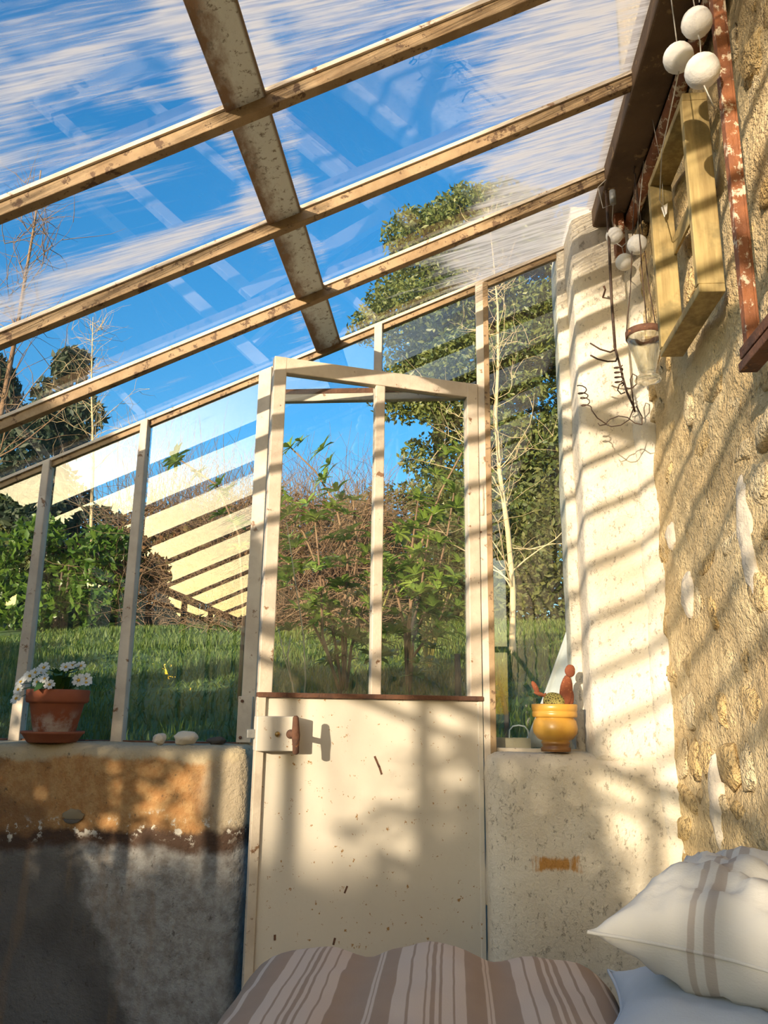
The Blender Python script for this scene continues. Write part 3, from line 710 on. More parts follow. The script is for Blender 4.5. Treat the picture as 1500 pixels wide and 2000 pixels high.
# ---- glass lantern jar on wires
lg = empty('glass_lantern', (.546, 2.13, .892)); tag(lg, 'clear glass candle jar with rusty collar hanging on wires', 'lantern')
def jarglass():
    t = NT('jar_glass'); p = t.n('BsdfGlass', {'Color': (.97, .98, .96, 1), 'Roughness': .02, 'IOR': 1.45}); tr_ = t.n('BsdfTransparent', {'Color': (.95, .96, .93, 1)})
    t.surf(t.n('MixShader', {0: .55, 1: p.outputs[0], 2: tr_.outputs[0]}).outputs[0]); return t.m
jm = jarglass()
part('jar', MB().lathe([(.0001, .010), (.030, .006), (.034, .0), (.036, .004), (.032, .012), (.022, .018), (.022, .026), (.030, .06), (.040, .095), (.049, .125), (.050, .145), (.047, .146), (.046, .126), (.037, .095), (.027, .06), (.018, .030), (.0001, .026)], 32), jm, lg, True)
part('collar', MB().lathe([(.0505, .130), (.0525, .130), (.0530, .150), (.0505, .150), (.0505, .130)], 32, cap=False), M['rust'], lg, True)
for a in (.6, 2.7, 4.6):
    c = Vector((.052*math.cos(a), .052*math.sin(a), .148)); part('hanging_wire', MB().tube([c, c*.6+Vector((0, 0, .20)), (.004, .0, .66)], .0016, 5), M['darkwire'], lg)
part('wire_hook', MB().tube([(.004, 0, .655), (.004, .012, .670), (.004, 0, .684), (.004, -.010, .672)], .002, 5), M['darkwire'], lg)
# ---- wrought iron hanger
ih = empty('iron_hanger', (.487, 2.24, 1.577)); tag(ih, 'dark wrought iron hanger with hooks and curled wire by the pier', 'hanger')
I0 = Vector((.487, 2.24, 1.577))
def ip(nm, pts, r): part(nm, MB().tube([Vector(p)-I0 for p in pts], r, 6), M['darkwire'], ih, True)
ip('rod', [(.487, 2.24, 1.577), (.487, 2.24, 1.41), (.484, 2.24, 1.2), (.486, 2.24, 1.045)], .0042)
ip('hook', [(.488, 2.24, 1.040), (.47, 2.235, 1.030), (.44, 2.225, 1.035), (.409, 2.21, 1.048)], .0026)
ip('hook', [(.484, 2.24, 1.06), (.492, 2.24, 1.02), (.486, 2.24, 1.003), (.46, 2.23, .998), (.43, 2.22, 1.002), (.408, 2.21, 1.010)], .0026)
ip('stem', [(.484, 2.24, 1.05), (.495, 2.24, 1.0), (.503, 2.24, .951), (.512, 2.24, .905), (.528, 2.24, .862), (.531, 2.24, .845)], .0032)
ip('coil', [(.492+.012*math.cos(a), 2.24+.012*math.sin(a), .99-.0016*a*1.5) for a in [k*.6 for k in range(44)]], .0018)
ip('scroll', [(.508, 2.24, .92), (.525, 2.24, .915), (.541, 2.24, .93), (.543, 2.24, .955), (.532, 2.24, .962), (.524, 2.24, .945), (.527, 2.24, .90), (.530, 2.24, .85)], .002)
ip('scroll', [(.506, 2.24, .935), (.492, 2.24, .93), (.486, 2.24, .912), (.495, 2.24, .90), (.507, 2.24, .905)], .002)
ip('loose_wire', [(.535, 2.235, .86), (.548, 2.23, .825), (.545, 2.225, .800), (.525, 2.22, .802), (.505, 2.22, .82), (.480, 2.22, .825), (.455, 2.22, .815), (.442, 2.22, .80), (.458, 2.22, .793), (.485, 2.22, .797), (.51, 2.225, .815), (.525, 2.23, .85)], .0017)
ip('loose_wire', [(.442, 2.22, .80), (.425, 2.215, .795), (.420, 2.215, .803)], .0017)
ip('spring', [(.446, 2.22, .80), (.42, 2.22, .82), (.405, 2.22, .845)]+[(.392+.013*math.cos(a)-.003*k*.15, 2.22+.006*math.sin(a*.5), .852+.0022*k+.006*math.sin(a)) for k, a in enumerate([q*.75 for q in range(30)])], .0017)
# ---- paper tag on thread, nail, roof hook
pt_ = empty('paper_tag', (.565, 1.93, 1.30)); tag(pt_, 'small white paper tag on a thread in front of the wood frame', 'tag')
part('paper', MB().prism_xz([(-.006, 0), (.012, .012), (.008, -.018), (.001, -.030)], -.0005, .0005), M['white'], pt_)
part('thread', MB().tube([(0, 0, 0), (.004, .0, .12), (-.01, .0, .27)], .0007, 4), M['cord'], pt_)
nl = part('nail', MB().tube([(0, .02, 0), (0, -.035, .004), (-.006, -.042, .012)], [.003, .003, .004], 6), M['rust'], None, True); nl.location = (.50, 2.43, 1.318); tag(nl, 'bent rusty nail in the plaster pier', 'nail')

# ---- wooden box frame on the stone wall
wf_ = empty('wood_frame', (.585, 1.80, .89)); tag(wf_, 'shallow frame of greenish weathered boards hung on the stone wall', 'frame')
def wfp(a, b):
    o = part('board', MB().box(a, b), M['wood'], wf_, bevel=.002); return o
wfp((-.044, -.165, 0), (.012, .170, .020)); wfp((-.044, -.165, .49), (.012, .170, .51))
wfp((-.046, .150, .020), (.012, .170, .49)); wfp((-.046, -.165, .020), (.012, -.145, .49))
part('backing_strip', MB().box((.004, -.145, .28), (.010, .150, .33)), M['wood'], wf_)
# ---- rusty casement leaning on the wall
rc = empty('rusty_casement', (.560, 1.42, .66)); tag(rc, 'old metal casement with red rust and flaking paint, at the right edge', 'window frame')
def rcp(nm, a, b, m): part(nm, MB().box(a, b), m, rc, bevel=.002)
rcp('stile', (-.012, .0, 0), (.010, .022, .84), M['rustred']); rcp('stile_flange', (.010, .004, 0), (.016, .034, .84), M['rustred'])
rcp('stile', (-.012, -.60, 0), (.010, -.578, .84), M['rustred'])
rcp('bottom_rail', (-.016, -.578, -.012), (.016, .034, .010), M['rust']); rcp('rail_bead', (-.006, -.578, .014), (.004, .0, .022), M['rust']); rcp('drip_rail', (-.022, -.60, -.040), (.012, .030, -.022), M['rust'])
rcp('rail_web', (-.004, -.60, -.024), (.006, .030, -.010), M['rust'])
rcp('top_rail', (-.012, -.60, .82), (.010, .022, .84), M['rustred'])

# ---- daybed with cushions
db = empty('daybed', (.1, .75, ZF)); tag(db, 'low wooden daybed carrying the cushions below the view', 'daybed')
for x in (-.46, .46):
    for y in (-.72, .76): part('leg', MB().box((x-.03, y-.03, 0), (x+.03, y+.03, .30)), M['wood'], db)
part('bed_frame', MB().box((-.50, -.76, .30), (.49, .80, .345)), M['wood'], db, bevel=.004)
M['matt'] = weathered('grey_beige_ticking', (.42, .37, .31), (.37, .33, .28), None, rough=.95)
part('mattress', MB().box((-.50, -.76, .345), (.49, .80, .43)), M['matt'], db, bevel=.02)

def pillow_mesh(name, w, d, h, n=30, pinch=.10, full=2.4, amp=.012, seed=0, top=None, wr=4):
    mb = MB(); idx = {}
    for sgn in (1, -1):
        for i in range(n+1):
            for j in range(n+1):
                u = -1+2*i/n; v = -1+2*j/n
                e = (1-abs(u)**full)*(1-abs(v)**full); th = max(0, e)**.55
                x = u*w/2*(1-pinch*(1-abs(v)**2)*abs(u)**3 + pinch*.3*abs(u)*abs(v)); y = v*d/2*(1-pinch*(1-abs(u)**2)*abs(v)**3 + pinch*.3*abs(u)*abs(v))
                k = amp*noise.noise(Vector((u*wr*.6, v*wr*.6, sgn+seed)))+amp*.5*noise.noise(Vector((u*wr*1.7, v*wr*1.7, sgn+seed*2)))
                z = sgn*(h/2*th)+k*th
                if top and sgn > 0: z += top(u, v)*th
                on_edge = i in (0, n) or j in (0, n)
                if on_edge and sgn < 0: idx[(i, j, -1)] = idx[(i, j, 1)]; continue
                idx[(i, j, sgn)] = len(mb.v); mb.v.append((x, y, z))
    for sgn in (1, -1):
        for i in range(n):
            for j in range(n):
                q = (idx[(i, j, sgn)], idx[(i+1, j, sgn)], idx[(i+1, j+1, sgn)], idx[(i, j+1, sgn)]); mb.f.append(q if sgn > 0 else q[::-1])
    return mb.mesh(name, True)
def add_seam(o, n, m):
    v = o.data.vertices; s_ = n+1
    loop = [i*s_ for i in range(n+1)]+[n*s_+j for j in range(1, n+1)]+[i*s_+n for i in range(n-1, -1, -1)]+[j for j in range(n-1, 0, -1)]
    pts = [v[i].co.copy() for i in loop]; pts.append(pts[0])
    part('seam_piping', MB().tube(pts, .0026, 6, False), m, o, True)
def stripe_mat(name, base, base2, stripes, axis=0, col=None, weave=500):
    t = NT(name); p = t.xyz(); x = t.mth('MULTIPLY_ADD', t.mth('SUBTRACT', t.noise(9, 2), .5), .006, p[axis])
    c = t.mix(t.noise(14, 4), base, base2)
    tot = None
    for (a, w) in stripes:
        q = t.step(t.mth('ABSOLUTE', t.mth('SUBTRACT', x, a)), w/2+.0012, w/2-.0005)
        tot = q if tot is None else t.mth('MAXIMUM', tot, q)
    c = t.mix(t.mth('MULTIPLY', tot, .88), c, col)
    h = t.mth('ADD', t.noise(1, 2, .5, vec=(weave, weave*.3, weave)), t.noise(1, 2, .5, vec=(weave*.3, weave, weave)))
    return t.pbr(c, .95, t.bump(h, .25, .001))
st_x = [(-.281, .012), (-.246, .006), (-.210, .013), (-.194, .012), (-.182, .004), (-.172, .004), (-.160, .012), (-.145, .012), (-.095, .003), (-.090, .003), (-.059, .016), (-.039, .016), (-.026, .004), (-.016, .004), (-.004, .012), (.011, .012),
        (.042, .003), (.047, .003), (.086, .014), (.103, .013), (.120, .004), (.130, .004), (.146, .013), (.163, .012), (.195, .005)]
M['stripe'] = stripe_mat('taupe_striped_cotton', (.40, .29, .21), (.35, .25, .18), [(a*1.2+.038, w*1.2) for a, w in st_x], col=(.66, .54, .44))
def ctop(u, v): return .022*math.exp(-((u-.05)/.22)**2-((v-.75)/.5)**2)-.012*math.exp(-((u-.35)/.12)**2)-.010*math.exp(-((u+.33)/.10)**2)
sc_ = link('striped_cushion', pillow_mesh('striped_cushion', .62, .76, .185, 40, .02, 7, .010, 3, ctop), M['stripe']); sc_.location = (-.042, 1.20, ZF+.43+.090)
tag(sc_, 'taupe cushion with cream stripes lying on the daybed before the door', 'cushion')
M['linen'] = stripe_mat('white_linen_grey_stripes', (.64, .62, .58), (.58, .56, .52), [(-.052, .008), (-.030, .013)], 0, (.42, .36, .31), 420)
M['bluep'] = stripe_mat('pale_blue_linen', (.56, .61, .66), (.50, .55, .60), [(.10, .022)], 0, (.08, .09, .11), 420)
bp = link('pillow', pillow_mesh('pillow', .40, .40, .12, 30, .12, 2.3, .012, 6), M['bluep']); bp.location = (.395, 1.20, -.415); bp.rotation_euler = (-.05, .12, -.25); tag(bp, 'pale blue pillow squeezed under the white striped pillow', 'pillow'); add_seam(bp, 30, M['bluep'])
wp_ = link('pillow', pillow_mesh('pillow', .345, .30, .175, 36, .16, 2.2, .022, 1, None, 7), M['linen']); wp_.location = (.420, 1.24, -.285); wp_.rotation_euler = (.10, .06, -.62); tag(wp_, 'plump white linen pillow with two grey stripes on top', 'pillow'); add_seam(wp_, 36, M['linen'])

# ================================================================== garden
M['grass'] = leafmat('grass_blades', (.035, .090, .012), (.12, .165, .02), .3, .6, .8)
M['ever'] = leafmat('evergreen_leaves', (.06, .10, .028), (.17, .20, .05), .3, .45, .5)
M['conif'] = leafmat('dark_conifer_needles', (.020, .040, .022), (.045, .065, .030), .2, .6, .5)
M['hedge'] = leafmat('olive_hedge_leaves', (.055, .085, .018), (.13, .14, .035), .3, .6, .6)
M['bramble'] = leafmat('dry_bramble_leaves', (.17, .085, .035), (.13, .115, .04), .3, .8, .8)
M['laurel'] = leafmat('laurel_leaves', (.05, .12, .015), (.13, .22, .03), .45, .35, 1.5)
M['whorl'] = leafmat('glossy_whorled_leaves', (.09, .19, .03), (.26, .36, .06), .35, .35, 3)
M['reed'] = leafmat('yellow_green_reed_leaves', (.26, .28, .05), (.36, .30, .09), .4, .5, 3)
M['twig'] = weathered('brown_twigs', (.17, .10, .055), (.24, .16, .09), None, sc=2, rough=.9)
M['twig_grey'] = weathered('grey_twigs', (.20, .165, .14), (.28, .23, .19), None, sc=2, rough=.9)
M['palebark'] = weathered('pale_yellow_bark', (.58, .45, .25), (.46, .36, .20), None, sc=4, rough=.85)
M['bark'] = weathered('dark_bark', (.09, .065, .045), (.06, .045, .035), None, sc=5, rough=.95)

def gpos(x, y): return Vector((x, y, zground(x, y)))

def blades():
    n = 60000
    x = rng.uniform(-5, 3.0, n); y = 2.82+rng.uniform(0, 1, n)**1.35*9
    z = np.array([zground(a, b) for a, b in zip(x, y)])
    a = rng.uniform(0, 2*PI, n); h = rng.uniform(.03, .075, n)*(1+.5*np.sin(x*3)*np.sin(y*2.3)); w = .004+.0011*(y-2.8)
    lean = rng.normal(0, .02, (n, 2))
    b = np.stack([x, y, z-.004], 1); s_ = np.stack([np.cos(a)*w, np.sin(a)*w, 0*a], 1)
    tip = b+np.stack([lean[:, 0], lean[:, 1], h], 1)
    V = np.stack([b-s_, b+s_, tip], 1).reshape(-1, 3); i = np.arange(n)*3
    o = link('lawn_grass', poly_arrays('lawn_grass', V, np.stack([i, i+1, i+2], 1)), M['grass']); tag(o, 'short green grass growing on the rising lawn', 'grass', 'stuff')
blades()

def twig_mesh(name, starts, dirs, L, r, seg=4, wob=.35, sides=3, up_=.0):
    n = len(starts); p = np.array(starts, float); d = np.array(dirs, float); d /= np.linalg.norm(d, axis=1)[:, None]
    L = np.broadcast_to(np.asarray(L, float), (n,)); r = np.broadcast_to(np.asarray(r, float), (n,))
    rings = []
    for k in range(seg+1):
        h = np.cross(d, np.array([.3, .5, .81])); h /= np.linalg.norm(h, axis=1)[:, None]; g = np.cross(d, h)
        rr = (r*(1-.8*k/seg))[:, None]
        rings.append(np.stack([p+(h*math.cos(2*PI*q/sides)+g*math.sin(2*PI*q/sides))*rr for q in range(sides)], 1))
        d = d+rng.normal(0, wob, (n, 3))*.5; d[:, 2] += up_; d /= np.linalg.norm(d, axis=1)[:, None]
        p = p+d*(L/seg)[:, None]
    V = np.stack(rings, 1).reshape(-1, 3)          # n, seg+1, sides
    F = []
    base = np.arange(n)*(seg+1)*sides
    for k in range(seg):
        for q in range(sides):
            q2 = (q+1) % sides; F.append(np.stack([base+k*sides+q, base+k*sides+q2, base+(k+1)*sides+q2, base+(k+1)*sides+q], 1))
    return poly_arrays(name, V, np.concatenate(F))

def branch_tree(name, base, height, r0, m, label, group=None, n1=18, spread=.7, n2=6, lean=(0, 0), start=.25, l1=.42, twr=.3, up_=.12, cat='tree'):
    t = empty(name, base); tag(t, label, cat, None, group)
    pts = []; 
    for k in range(9):
        s_ = k/8; pts.append(Vector((lean[0]*s_+.02*height*noise.noise(Vector((s_*3, base[0], 0))), lean[1]*s_, height*s_)))
    part('trunk', MB().tube([Vector((0, 0, -.15))]+pts, [r0]+[r0*(1-.85*k/8) for k in range(9)], 7), m, t, True)
    st, di, ln, rr = [], [], [], []
    for i in range(n1):
        s_ = random.uniform(start, .97); p = pts[int(s_*8)].lerp(pts[min(8, int(s_*8)+1)], s_*8-int(s_*8)); a = random.uniform(0, 2*PI)
        d = Vector((math.cos(a)*spread, math.sin(a)*spread, random.uniform(.35, .9))); st.append(p); di.append(d); ln.append(height*l1*(1.15-s_)*random.uniform(.7, 1.2)); rr.append(r0*.30*(1.1-s_))
    me = twig_mesh('branch', st, di, ln, rr, 6, twr, 4, up_); link('branches', me, m, t)['kind'] = 'stuff'
    co = np.empty(len(me.vertices)*3); me.vertices.foreach_get('co', co); co = co.reshape(-1, 3)
    pick = co[rng.integers(0, len(co), n1*n2)]
    dd = rng.normal(size=(len(pick), 3)); dd[:, 2] = np.abs(dd[:, 2])+.2
    link('twigs', twig_mesh('twigs', pick, dd, height*l1*.35*rng.uniform(.5, 1.2, len(pick)), r0*.11, 4, twr*1.3, 3, up_*.6), m, t)['kind'] = 'stuff'
    return t

def leafy(name, base, cents, radii, n, L, Wd, m, label, cat='shrub', group=None, trunk=None, trm=None, hollow=.3, upb=.2):
    b0 = Vector(base); t = empty(name, base); tag(t, label, cat, None, group)
    P = cluster_points(cents, radii, n, hollow)-np.array(base)
    f = link('foliage', leaf_cloud('foliage', P, L, Wd, upb), m, t); f['kind'] = 'stuff'
    if trunk:
        part('trunk', MB().tube([(0, 0, -.15), (trunk[0]*.3, 0, trunk[2]*.5), trunk[:3]], [trunk[3], trunk[3]*.8, trunk[3]*.35], 7), trm or M['bark'], t, True)
        ci = np.array(cents)-np.array(base)
        k = min(len(ci), 26); s0 = np.array([(trunk[0]*.5, 0, min(max(c[2]-.4*abs(c[0]), trunk[2]*.25), trunk[2]*.95)) for c in ci[:k]])
        me = twig_mesh('limb', s0, ci[:k]-s0, np.linalg.norm(ci[:k]-s0, axis=1), trunk[3]*.35, 4, .12, 4); link('limbs', me, trm or M['bark'], t)['kind'] = 'stuff'
    return t

# evergreen tree behind the right of the door
cc, cr = [], []
for k in range(105):
    z = random.uniform(2.2, 9.4); prof = 2.6*math.sin(PI*min(1, max(.04, (9.9-z)/7.9))**.75)**.7 if z > 2.2 else 1.5
    a = random.uniform(0, 2*PI); q = random.uniform(.25, .95)*prof
    cc.append((.95+q*math.cos(a)*1.0, 14+q*math.sin(a)*.7, z)); rr_ = random.uniform(.4, .75); cr.append((rr_*1.15, rr_, rr_*.75))
leafy('evergreen_tree', tuple(gpos(.75, 14)), cc, cr, 90000, .125, .058, M['ever'], 'tall broad evergreen tree behind the door and right pane', 'tree', None, (.1, 0, 7.6, .16))
cc, cr = [], []
for k in range(22):
    z = 6.4+3.6*k/21; cc.append((-.25+random.uniform(-.35, .35)*(10.2-z)/3, 16.5, z+.9)); cr.append((.16+.16*(10.3-z), .3, .4))
leafy('slim_conifer', tuple(gpos(-.25, 16.5)), cc, cr, 8000, .12, .05, M['ever'], 'slim pointed conifer top rising behind the broad evergreen tree', 'tree', None, (0, 0, 9.2, .14))
# bare pale tree right of the door
branch_tree('bare_tree', tuple(gpos(.52, 7)), 4.3, .031, M['palebark'], 'slender leafless tree with pale bark seen through the right pane', None, 34, 1.0, 7, (-.12, 0), .10, .26, .40, .10)
# hedge and thicket at the top of the lawn
def hedge(name, x0, x1, y, h, n, m, label, L=.13, Wd=.06, cat='hedge', twigs=0, twm=None, yy=.7):
    cc, cr = [], []
    k = max(8, int((x1-x0)*9))
    for i in range(k):
        x = random.uniform(x0, x1); s_ = random.uniform(.02, 1); z = zground(x, y)+h*s_*(.85+.25*noise.noise(Vector((x*1.1, y, 4)))); r = random.uniform(.3, .55)*min(1.2, h/2)
        cc.append((x, y+random.uniform(-yy, yy)*.6, z-r*.4)); cr.append((r*1.2, r, r*.9))
    b = tuple(gpos((x0+x1)/2, y)); t = leafy(name, b, cc, cr, n, L, Wd, m, label, cat)
    if twigs:
        sx = rng.uniform(x0, x1, twigs); sy = y+rng.uniform(-yy, yy, twigs); sz = np.array([zground(a, c) for a, c in zip(sx, sy)])+rng.uniform(0, 1, twigs)*h*.85
        st = np.stack([sx, sy, sz], 1)-np.array(b); dd = rng.normal(size=(twigs, 3)); dd[:, 2] = np.abs(dd[:, 2])*1.0
        o = link('twigs', twig_mesh('twigs', st, dd, rng.uniform(.4, 1.3, twigs), .0055, 5, .55, 3), twm or M['twig'], t); o['kind'] = 'stuff'
    st_x0 = np.array([(random.uniform(x0, x1), y, 0) for _ in range(10)]); st_x0[:, 2] = [zground(a[0], y)-.1 for a in st_x0]
    link('stems', twig_mesh('stems', st_x0-np.array(b), np.tile([0, 0, 1.], (10, 1)), h*.9, .03, 4, .15, 5), M['bark'], t)['kind'] = 'stuff'
    return t
hedge('bramble_thicket', -2.9, -.75, 9.6, 1.75, 4200, M['bramble'], 'tangle of brown brambles at the top of the lawn behind the door', .08, .045, 'thicket', 3400)
hedge('bramble_thicket', -4.3, -2.9, 10.2, 1.85, 2200, M['bramble'], 'reddish-brown bramble bank seen through the wide left pane', .08, .05, 'thicket', 1500)
hedge('laurel_bank', -8.6, -4.2, 9.8, 1.5, 14000, M['laurel'], 'dense green laurel bank behind the two left panes', .13, .06)
hedge('green_hedge', -1.35, 2.6, 11.2, 2.35, 22000, M['hedge'], 'rounded olive green hedge behind the brambles and shrubs', .11, .05)
hedge('green_hedge', -14, -6.4, 12.0, 2.3, 9000, M['hedge'], 'long dark hedge beyond the lawn at far left', .16, .075)
hedge('far_scrub', 1.5, 9.0, 12.5, 2.6, 12000, M['hedge'], 'scrubby bank of bushes beyond the lawn at far right', .16, .075)
# bare twiggy shrubs standing above the brambles
for k, (x, y, h) in enumerate(((-2.2, 11.4, 2.4), (-1.65, 11.6, 2.1), (-3.3, 11.8, 2.6), (-4.2, 12, 2.3))):
    b = gpos(x, y); t = empty('hazel_shrub', b)
    tag(t, ('bare hazel shrub above the brambles, nearest the door jamb', 'bare hazel shrub above the brambles, left of the evergreen tree', 'bare hazel shrub above the bramble bank, seen in the wide left pane', 'bare hazel shrub furthest left above the bramble bank')[k], 'shrub', None, 'bare hazel shrubs')
    n = 90; st = rng.normal(0, .22, (n, 3)); st[:, 2] = 0; dd = rng.normal(0, .25, (n, 3)); dd[:, 2] = 1
    link('stems', twig_mesh('stems', st, dd, rng.uniform(.6, 1.05, n)*h, .010, 7, .14, 3), M['twig_grey'], t)['kind'] = 'stuff'
# trees seen through the roof at far left
for k, (x, y, h, w) in enumerate(((-6.8, 13, 6.1, 1.7), (-8.6, 13.4, 6.4, 2.8))):
    cc, cr = [], []
    for q in range(34):
        s_ = random.random()**.8; a = random.uniform(0, 2*PI); rr_ = w*(1.05-s_)*random.uniform(.3, .9)
        z0 = zground(x, y); cc.append((x+rr_*math.cos(a), y+rr_*math.sin(a), z0+.6+(h-z0-.6)*s_)); r = .3+.35*(1-s_); cr.append((r, r, r*.8))
    leafy('dark_conifer', tuple(gpos(x, y)), cc, cr, 16000, .20, .075, M['conif'], ('dark pointed conifer seen through the lowest roof pane', 'broad dark conifer at the far left edge behind bare branches')[k], 'tree', None, (0, 0, h-1.4, .12))
branch_tree('bare_tree', tuple(gpos(-5.6, 9)), 6.2, .055, M['twig'], 'tall bare tree with fine dark twigs at the left edge', None, 26, .8, 9, (.1, 0), .3, .34, .35, .10)
branch_tree('bare_tree', tuple(gpos(-4.9, 10.6)), 4.6, .035, M['palebark'], 'bare tree with pale arching branches before the dark conifers', None, 26, 1.1, 6, (-.4, 0), .3, .38, .45, .03)
for k, (x, y) in enumerate(((-5.4, 13.2), (-4.7, 13.6))):
    b = gpos(x, y); t = empty('hazel_shrub', b); tag(t, ('bare twiggy shrub right beside the dark pointed conifer', 'bare twiggy shrub just right of the one beside the conifer')[k], 'shrub', None, 'bare hazel shrubs')
    n = 110; st = rng.normal(0, .25, (n, 3)); st[:, 2] = 0; dd = rng.normal(0, .22, (n, 3)); dd[:, 2] = 1
    link('stems', twig_mesh('stems', st, dd, rng.uniform(.6, 1.05, n)*3.6, .012, 7, .14, 3), M['twig_grey'], t)['kind'] = 'stuff'

# whorled evergreen shrubs close outside the door
def whorl_mesh(L, Wd, n, name='leaf_whorl'):
    mb = MB()
    for k in range(n):
        a = 2*PI*k/n+random.uniform(-.2, .2); el = random.uniform(.15, .75); c, s_ = math.cos(a), math.sin(a); l = L*random.uniform(.75, 1.15)
        P = []
        for (u, w) in ((.0, .15), (.35, .9), (.65, 1.0), (1.0, .0)):
            x = u*l*math.cos(el); z = u*l*math.sin(el)-.25*l*u*u
            for sg in ((-1, 0, 1) if w else (0,)): P.append((x*c-sg*w*Wd/2*s_, x*s_+sg*w*Wd/2*c, z+(.12*Wd if sg else 0)))
        mb.add(P, [(0, 1, 4, 3), (1, 2, 5, 4), (3, 4, 7, 6), (4, 5, 8, 7), (6, 7, 9), (7, 8, 9)])
    me = mb.mesh(name); return me
WH = [whorl_mesh(.100, .030, 9) for _ in range(4)]
for w_ in WH: w_.materials.append(M['whorl'])
RE = [whorl_mesh(.16, .015, 8, 'leaf_tuft') for _ in range(2)]
for w_ in RE: w_.materials.append(M['reed'])
def whorl_shrub(name, base, stems, label, kinds, per=9, start=.25, sm=None, sc=1.0, jitter=.03):
    b0 = Vector(base); t = empty(name, base); tag(t, label, 'shrub')
    for st in stems:
        pts = [Vector((0, 0, -.05))]+[Vector(p)-b0 for p in st]
        part('stem', MB().tube(pts, [.011]+[.009-.006*i/len(st) for i in range(len(st))], 5), sm or M['twig'], t, True)
        for k in range(per):
            s_ = start+(1-start)*k/(per-1); f = s_*(len(pts)-1); i = min(len(pts)-2, int(f)); p = pts[i].lerp(pts[i+1], f-i); d = (pts[i+1]-pts[i]).normalized()
            o = bpy.data.objects.new(random.choice(kinds).name.split('.')[0], random.choice(kinds)); COL.objects.link(o); o.parent = t
            o.location = p+Vector((random.gauss(0, jitter), random.gauss(0, jitter), random.gauss(0, jitter)*.5)) if k < per-1 else p
            o.rotation_euler = (d+Vector((random.gauss(0, .25), random.gauss(0, .25), .2))).to_track_quat('Z', 'Y').to_euler(); q = sc*random.uniform(.75, 1.25); o.scale = (q, q, q)
    return t
whorl_shrub('whorled_shrub', tuple(gpos(-.60, 4.6)), [
    [(-.62, 4.6, .40), (-.60, 4.6, .85), (-.68, 4.58, 1.18), (-.80, 4.55, 1.37), (-.945, 4.5, 1.505)],
    [(-.60, 4.6, .45), (-.55, 4.65, .9), (-.585, 4.66, 1.22)],
    [(-.66, 4.62, .35), (-.74, 4.6, .72), (-.86, 4.55, 1.0), (-.99, 4.5, 1.14)],
    [(-.70, 4.6, .30), (-.86, 4.5, .62), (-.92, 4.45, .80)],
    [(-.58, 4.7, .35), (-.50, 4.75, .65), (-.46, 4.75, .92)],
    [(-.72, 4.5, .40), (-.72, 4.4, .66), (-.76, 4.36, 1.03)]], 'tall glossy-leaved shrub with a leaning top, left half of the door glass', WH, 16, .28, None, 1.05, .08)
whorl_shrub('whorled_shrub', tuple(gpos(-.25, 4.7)), [
    [(-.25, 4.7, .5), (-.18, 4.7, .95), (-.06, 4.7, 1.28), (.07, 4.68, 1.52)],
    [(-.27, 4.7, .45), (-.33, 4.7, .72), (-.37, 4.66, .84)],
    [(-.24, 4.7, .5), (-.24, 4.75, .9), (-.20, 4.8, 1.25)],
    [(-.22, 4.7, .4), (-.10, 4.75, .7), (-.02, 4.8, 1.05), (.02, 4.8, 1.3)],
    [(-.26, 4.66, .35), (-.18, 4.6, .62), (-.13, 4.55, .98)],
    [(-.22, 4.7, .3), (-.06, 4.66, .52), (.02, 4.62, .75)]], 'bushy glossy-leaved shrub seen through the right half of the door glass', WH, 18, .28, None, 1.05, .10)
whorl_shrub('whorled_shrub', tuple(gpos(-1.15, 4.4)), [
    [(-1.15, 4.4, .5), (-1.20, 4.4, .95), (-1.35, 4.4, 1.25), (-1.60, 4.4, 1.42)], [(-1.14, 4.4, .5), (-1.08, 4.42, .9), (-1.02, 4.42, 1.22)]], 'sparse leaning shrub behind the wide pane left of the door', WH, 7, .55, None, .95, .04)
whorl_shrub('reed_clump', tuple(gpos(-.17, 6.0)), [[(-.17+dx*.4, 6+dy, .65), (-.17+dx*.8, 6+dy, .85), (-.17+dx, 6+dy, h)] for dx, dy, h in ((-.18, 0, 1.05), (-.06, .1, 1.12), (.04, -.1, 1.15), (.16, .05, 1.2), (.10, .1, .98), (.22, -.05, 1.0))],
            'yellow-green reedy clump on the lawn behind the door', RE, 7, .25, M['reed'], 1.0, .03)
whorl_shrub('reed_clump', tuple(gpos(-.62, 6.6)), [[(-.62+dx*.4, 6.6+dy, .75), (-.62+dx, 6.6+dy, h)] for dx, dy, h in ((-.05, 0, 1.0), (.06, .1, 1.05), (.12, -.1, .95))],
            'small yellow reedy tuft left of the larger reed clump', RE, 4, .4, M['reed'], .8, .02)
# thin bare saplings just outside the door
def sapling(base, stems, label):
    b0 = Vector(base); t = empty('bare_sapling', base); tag(t, label, 'sapling')
    for st in stems: part('stem', MB().tube([Vector(p)-b0 for p in st], [.004-.0028*i/len(st) for i in range(len(st))], 5), M['palebark'], t, True)
g1 = gpos(-.62, 3.4)
sapling(tuple(g1), [[tuple(g1), (-.665, 3.4, .10), (-.70, 3.4, .20), (-.735, 3.4, .33)], [(-.67, 3.4, .11), (-.69, 3.4, .22), (-.68, 3.4, .30)], [tuple(g1), (-.61, 3.4, .12), (-.625, 3.4, .30), (-.66, 3.4, .48), (-.72, 3.4, .80)]], 'thin pale bare sapling just outside the door glass')
sk = part('wooden_stake', MB().tube([(0, 0, -.15), (.004, 0, .12), (0, 0, .26)], [.020, .018, .016], 8), M['bark'], None, True); sk.location = gpos(.03, 4.5); tag(sk, 'short dark wooden stake in the grass outside the door', 'stake')
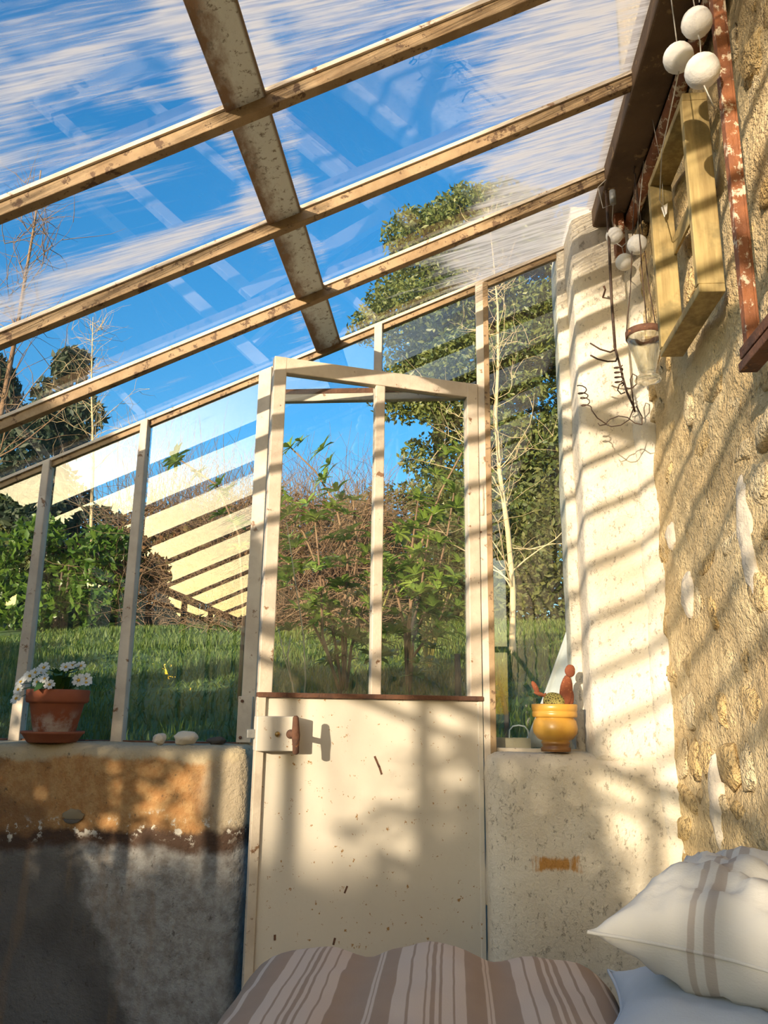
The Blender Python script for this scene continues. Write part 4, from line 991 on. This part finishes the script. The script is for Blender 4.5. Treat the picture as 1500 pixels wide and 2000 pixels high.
# broken stump shoot outside the right pane
st_ = part('bare_stick', MB().tube([(0, 0, -.05), (.0, 0, .12), (-.03, 0, .26), (-.035, 0, .33)], [.014, .011, .008, .003], 6), M['bark'], None, True); st_.location = gpos(.22, 3.4); tag(st_, 'dark broken stick in the grass outside the right pane', 'stick')

# bushes along the front of the greenhouse, mirrored in the left panes
def front_bush(x, y, z0, z1, ry, n, label):
    g = zground(x, y); cc, cr = [], []
    for k in range(26):
        a = random.uniform(-1, 1); cc.append((x+random.uniform(-.25, .25), y+a*ry, z0+(z1-z0)*random.random()*(1-.35*a*a))); r = random.uniform(.14, .24); cr.append((r, r, r*.8))
    leafy('laurel_bush', (x, y, g), cc, cr, n, .10, .045, M['laurel'], label, 'shrub', 'bushes mirrored in the panes', (0, 0, (z0+z1)/2-g, .03))
front_bush(-2.85, -1.15, .72, 1.42, 1.10, 11000, 'sunlit laurel bush mirrored in the second left pane around the sun')
front_bush(-2.8, .65, .10, 1.20, .85, 13000, 'dense laurel bush mirrored in the leftmost pane')
front_bush(-2.7, -.75, .25, .55, .35, 700, 'loose low laurel sprays mirrored under the sunlit bush')
front_bush(-2.2, -2.85, -.25, .80, .16, 2200, 'slim upright laurel added to shade the right low wall')  # bush added for the broad shadow it throws on the right low wall
front_bush(-3.3, 2.3, -.2, .95, .8, 6000, 'laurel bush outside the front glazing nearest the end wall')
cc, cr = [], []
for k in range(70):
    r = random.uniform(.3, .42); cc.append((-4.7+random.uniform(-.3, .3), -.2+6.6*random.random(), random.uniform(-.3, .80))); cr.append((r, r, r*.7))
leafy('lawn_shade_hedge', (-4.7, 3.0, zground(-4.7, 3.0)), cc, cr, 15000, .15, .085, M['laurel'], 'unseen hedge added to shade the lawn, beyond the left edge', 'hedge', None, None, None, .1)  # hedge row out of view, added to keep the near lawn in shade
# far hedge toward the sun
cc, cr = [], []
D0 = Vector((-.409, -.913, 0)); D1 = Vector((.913, -.409, 0)); H0 = Vector((-.3, 2.5, 0))+D0*14
for k in range(330):
    q = H0+D1*(random.uniform(-7, 4.0) if k >= 90 else -7+11*k/89)+D0*(random.uniform(0, 1.2) if k >= 90 else .2); zt = 1.77+.06*noise.noise(q*.8); z = random.uniform(-.4, zt-.22); r = random.uniform(.35, .5)
    cc.append((q.x, q.y, min(z, zt-r*.7) if k >= 90 else zt-r*.72)); cr.append((r*1.2, r*1.2, r*.75))
leafy('boundary_hedge', (H0.x, H0.y, zground(H0.x, H0.y)), cc, cr, 34000, .26, .16, M['laurel'], 'long clipped hedge far behind, mirrored low in the left panes', 'hedge', None, None, None, .1)

# plain inner face on all panes: the grime sits on one side of the glass
for o in list(bpy.data.objects):
    if o.type == 'MESH' and o.name.split('.')[0] in ('pane', 'top_pane') and len(o.data.materials) == 1 and o.data.materials[0] is not M['glass_plain']:
        m0 = o.data.materials[0]; o.data.materials.clear(); o.data.materials.append(M['glass_plain']); o.data.materials.append(m0)
        big = max(o.data.polygons, key=lambda p: p.area); big.material_index = 1
